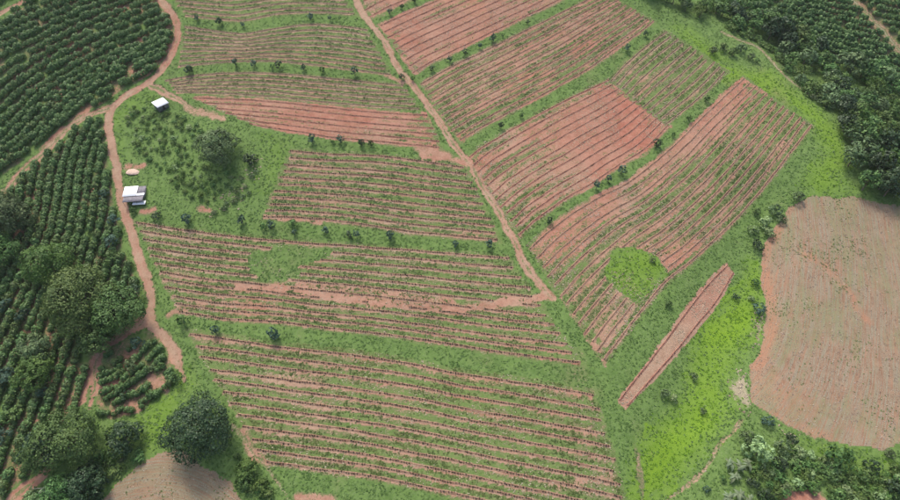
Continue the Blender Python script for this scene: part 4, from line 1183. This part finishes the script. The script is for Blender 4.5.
def plant(rows, poly, plot, spacing, seed, size=1.0, gap=.04):
    rng = random.Random(seed); wp = world_poly(poly)
    for r, c in enumerate(rows):
        W = unproject(c)[:, :2]
        s = np.r_[0, np.cumsum(np.hypot(*np.diff(W, axis=0).T))]
        q = np.arange(rng.uniform(0, spacing), s[-1], spacing)
        if len(q) == 0: continue
        P = np.stack([np.interp(q, s, W[:, 0]), np.interp(q, s, W[:, 1])], 1)
        ins = inpoly(P[:, 0], P[:, 1], wp)
        for n_, l_, line, hw, s_, red_ in ROADS_W:
            ins &= seg_dist(P[:, 0], P[:, 1], line) > hw + .6
        k = 0
        for p, ok in zip(P, ins):
            if ok and rng.random() > gap + .06 * (vnoise(p[0], p[1], 9, 33) < .22):
                k += 1
                bushes.append((p[0] + rng.uniform(-.22, .22), p[1] + rng.uniform(-.22, .22), plot, r, k, size * rng.uniform(.72, 1.2)))
plant(guide_rows(C1_GUIDES), COFFEE_PLOTS[0][2], 0, 1.45, 1, 1.16)
K = [(104, 116), (92, 138), (84, 160), (80, 180), (77, 205), (71, 232), (62, 258), (52, 282), (38, 310), (24, 342), (10, 375), (-5, 410), (-20, 445), (-34, 480), (-46, 512)]
def kshift(k):
    return [(x + k * float(np.interp(y, [110, 150, 260, 420, 520], [8.5, 9, 10, 13.5, 15])), y) for x, y in K]
plant([resample(kshift(k), 60) for k in range(8, -9, -1)], COFFEE_PLOTS[1][2], 1, 1.4, 2, 1.16, .03)
C3 = [[(102, 371), (114, 366), (124, 358)], [(102, 384), (116, 379), (126, 370), (144, 352), (156, 342)], [(102, 394), (118, 387), (130, 376), (152, 358), (166, 346)], [(106, 401), (120, 392), (138, 380), (156, 366), (170, 356)],
      [(110, 408), (124, 400), (140, 394), (146, 388)], [(140, 404), (154, 398), (164, 390)], [(156, 372), (170, 364)], [(146, 390), (152, 384)], [(98, 414), (112, 413)], [(168, 380), (180, 372)], [(104, 359), (114, 352)], [(166, 376), (178, 366)], [(124, 412), (136, 410), (144, 406)], [(102, 377), (114, 372), (122, 366)], [(128, 352), (138, 344)], [(118, 402), (134, 394)], [(112, 416), (126, 408)], [(150, 398), (166, 388), (176, 378)], [(160, 362), (174, 352)], [(126, 388), (140, 378), (150, 370)]]
plant([np.array(resample(c, 20)) for c in C3], [(90, 345), (140, 325), (165, 332), (190, 365), (175, 395), (140, 420), (90, 425)], 2, 1.35, 3, .92, .02)
FAR = [(0, [(640, -58), (720, -56), (800, -54), (960, -40)]), (24, [(700, 40), (780, 62), (850, 92), (960, 132)])]
plant(guide_rows(FAR), COFFEE_PLOTS[3][2], 3, 1.6, 4, 1.05, .05)
plant([resample(c, 8) for c in ([(-20, 12), (0, 2), (14, -6)], [(-20, 0), (0, -8), (14, -16)], [(-30, 6), (-12, -4), (8, -14)])], [(-60, 30), (-5, 12), (20, -2), (40, -14), (20, -40), (-60, -30)], 4, 1.7, 6, 1.1)
bushes = np.array(bushes)
bz = height(bushes[:, 0], bushes[:, 1])
bu, bv, bf = project(np.c_[bushes[:, :2], bz + 1])
PLOT_TXT = {0: 'of the upper left plot', 1: 'left of the red road', 2: 'of the small fork plot', 3: 'of the far plot', 4: 'of the corner plot'}
inside = (bu > -4) & (bu < 904) & (bv > -4) & (bv < 504)
order = np.argsort(np.where(inside, bf / bushes[:, 5], 1e6))
chosen = set(order[:300].tolist())
rc = random.Random(2)
for i in sorted(chosen):
    x, y, plot, r, k, s = bushes[i]
    o = link('coffee_bush', CM[rc.randrange(6)], None, (x, y, bz[i]), rc.uniform(0, 6.28), (s, s, s * rc.uniform(.9, 1.12)))
    tag(o, 'coffee bush, %s from the start of the %s hedge row %s' % (nth(int(k)), nth(int(r) + 1), PLOT_TXT[int(plot)]), 'coffee bush', 'coffee bushes in hedge rows')
VV = []; FF = []; TT = []; off = 0
for i in range(len(bushes)):
    if i in chosen or not (-40 < bu[i] < 940 and -60 < bv[i] < 540): continue
    x, y, plot, r, k, s = bushes[i]
    V, F, t = (GEO if plot < 3 else GEO_LOW)[rc.randrange(6)]
    a = rc.uniform(0, 6.28); c_, s_ = math.cos(a) * s, math.sin(a) * s
    VV.append(np.stack([V[:, 0] * c_ - V[:, 1] * s_ + x, V[:, 0] * s_ + V[:, 1] * c_ + y, V[:, 2] * s * rc.uniform(.9, 1.1) + bz[i]], 1))
    FF.append(F + off); TT.append(np.clip(t + rc.uniform(-.3, .25), 0, 1)); off += len(V)
if VV:
    o = link('coffee_hedges', new_mesh('coffee_hedges', np.vstack(VV), np.vstack(FF), M_COFFEE, np.concatenate(TT)))
    tag(o, 'dark green rows of mature coffee in the farther plots', 'coffee', None, 'stuff')

# ------------------------------------------------------------------ sheds
M_ROOF = plain_material('white_sheet_roof', (.78, .79, .80), (.84, .84, .83), .8, .45, .4, .05)
M_WALLG = plain_material('grey_block_wall', (.12, .12, .115), (.19, .185, .175), 1.5, .9)
M_DARKROOF = plain_material('dark_grey_sheet', (.13, .12, .135), (.21, .195, .21), 1.2, .7)
M_DOOR = plain_material('shed_door', (.06, .05, .045), (.10, .085, .07), 2)
M_SAND = plain_material('pale_sand', (.46, .33, .25), (.56, .42, .33), 1.2, .95)
M_TANK = plain_material('white_tarp', (.76, .77, .78), (.82, .82, .81), 1.0, .5)

def part(name, parent, geo, mat):
    return link(name, new_mesh(name, geo[0], geo[1], mat), parent)

def corrugated(x0, x1, y0, y1, z_at, th=.06, n=14):
    """roof sheet with ribs along y"""
    parts = []
    V = []
    xs = np.linspace(x0, x1, n * 2 + 1)
    for y in (y0, y1):
        for i, x in enumerate(xs):
            V.append((x, y, z_at(x, y) + (.045 if i % 2 else 0)))
    for y in (y0, y1):
        for i, x in enumerate(xs):
            V.append((x, y, z_at(x, y) - th + (.045 if i % 2 else 0)))
    m = len(xs); F = []
    for i in range(m - 1):
        F += [(i, i + 1, m + i + 1, m + i), (2 * m + i, 3 * m + i, 3 * m + i + 1, 2 * m + i + 1), (i, 2 * m + i, 2 * m + i + 1, i + 1), (m + i, m + i + 1, 3 * m + i + 1, 3 * m + i)]
    F += [(0, m, 3 * m, 2 * m), (m - 1, 3 * m - 1, 4 * m - 1, 2 * m - 1)]
    return np.array(V, float), np.array(F)

def square_shed():
    p = at(162.0, 107.0)
    o = link('shed', None, None, p, math.radians(45)); tag(o, 'small square shed with a white sheet roof and dark grey walls', 'shed')
    w, d, h = 1.95, 1.95, 1.75
    for geo in (box(-w, w, -d, -d + .15, -.6, h), box(-w, w, d - .15, d, -.6, h), box(-w, -w + .15, -d + .152, d - .152, -.6, h), box(w - .15, w, -d + .152, d - .152, -.6, h)):
        part('wall', o, geo, M_WALLG)
    dr = part('door', o, box(-.45, .45, -d - .05, -d - .003, 0, 1.6), M_DOOR)
    link('handle', new_mesh('handle', *box(.34, .40, -d - .09, -d - .052, .9, 1.02), M_ROOF), dr)
    part('window', o, box(-w - .04, -w - .003, -.5, .5, .8, 1.35), M_DOOR)
    part('roof', o, corrugated(-w - .3, w + .3, -d - .3, d + .3, lambda x, y: h + .12 + .03 * (y + d)), M_ROOF)
square_shed()

def broken_building():
    p = at(136.0, 199.5)
    o = link('farm_building', None, None, p, math.radians(7), (.86, .86, .72)); tag(o, 'low farm building with a broken white roof and dark front beside the red road', 'building')
    h = 2.6
    # walls
    for geo in (box(-3.9, 3.6, -.1, .1, -.8, h), box(-3.9, -3.7, .102, 4.6, -.8, h), (box(3.4, 3.6, .102, 4.6, -.8, h - .5)), box(-3.698, 3.398, 4.4, 4.6, -.8, h)):
        part('wall', o, geo, M_WALLG)
    for x in (-2.6, -.6, 1.6):
        part('door', o, box(x - .42, x + .42, -.16, -.103, -.2, 1.85), M_DOOR)
    # white sheets: a full left part and a cut back right part
    part('roof', o, corrugated(-4.3, .9, -.35, 4.9, lambda x, y: h + .12 + .10 * (y + .3)), M_ROOF)
    part('roof', o, corrugated(.92, 3.9, -.35, .9, lambda x, y: h + .02 + .10 * (y + .3), n=8), M_ROOF)
    part('roof', o, corrugated(.92, 3.8, .92, 4.8, lambda x, y: h - .15 + .10 * (y + .3), n=8), M_DARKROOF)
    # dark lean-to in front
    part('awning', o, corrugated(-3.8, 3.7, -3.0, -.4, lambda x, y: h - .1 + .16 * y, n=16), M_DARKROOF)
    for x in (-3.6, -1.2, 1.2, 3.5):
        part('post', o, tube([(x, -2.85, -1.2), (x, -2.85, h - .62)], [.06, .06], 6), M_BARK)
    # the low white piece lies in front
    q = at(140.0, 205.0)
    t = link('trough_roof', None, None, q, math.radians(5)); tag(t, 'small low white roof in front of the broken white roofed building', 'roof')
    part('roof', t, corrugated(-2.1, 2.1, -.7, .9, lambda x, y: .95 + .12 * y, n=9), M_TANK)
    for x in (-1.9, 1.9):
        for y in (-.55, .75):
            part('post', t, tube([(x, y, -.5), (x, y, .88 + .12 * y)], [.05, .05], 5), M_BARK)
broken_building()

def sand_heap():
    p = at(133, 171.5); V = []; F = []; n = 18; rings = [(1, -.12), (.9, .14), (.6, .32), (.25, .4)]
    rng = RS(2)
    for s, z in rings:
        for k in range(n):
            a = 2 * math.pi * k / n; j = 1 + rng.uniform(-.08, .08)
            V.append((math.cos(a) * 2.5 * s * j, math.sin(a) * 1.7 * s * j, z))
    for i in range(len(rings) - 1):
        for k in range(n):
            F.append((i * n + k, i * n + (k + 1) % n, (i + 1) * n + (k + 1) % n, (i + 1) * n + k))
    c = (len(rings) - 1) * n
    for k in range(0, n, 2):
        F.append((c, c + k, c + (k + 1) % n, c + (k + 2) % n) if k else (c, c + 1, c + 2, c + 2))
    F = np.array([f for f in F if len(set(f)) == 4])
    tag(link('sand_heap', new_mesh('sand_heap', V, F, M_SAND, smooth_shade=True), None, p), 'low oval heap of pale sand above the broken white roofed building', 'heap')
sand_heap()

# ------------------------------------------------------------------ the damp air over the farm
def haze():
    V, F = box(-3060, 3110, -1030, 3560, -260, 320)
    m = bpy.data.materials.new('haze_air'); m.use_nodes = True
    nt = m.node_tree; nt.nodes.remove(nt.nodes['Principled BSDF'])
    v = nt.nodes.new('ShaderNodeVolumePrincipled')
    v.inputs['Color'].default_value = (.9, .93, .97, 1); v.inputs['Density'].default_value = HAZE
    v.inputs['Anisotropy'].default_value = 0.2
    nt.links.new(v.outputs[0], nt.nodes['Material Output'].inputs['Volume'])
    tag(link('haze', new_mesh('haze', V, F, m)), 'thin pale haze in the air over the whole valley', 'haze', None, 'stuff')
HAZE = 0.00007
haze()
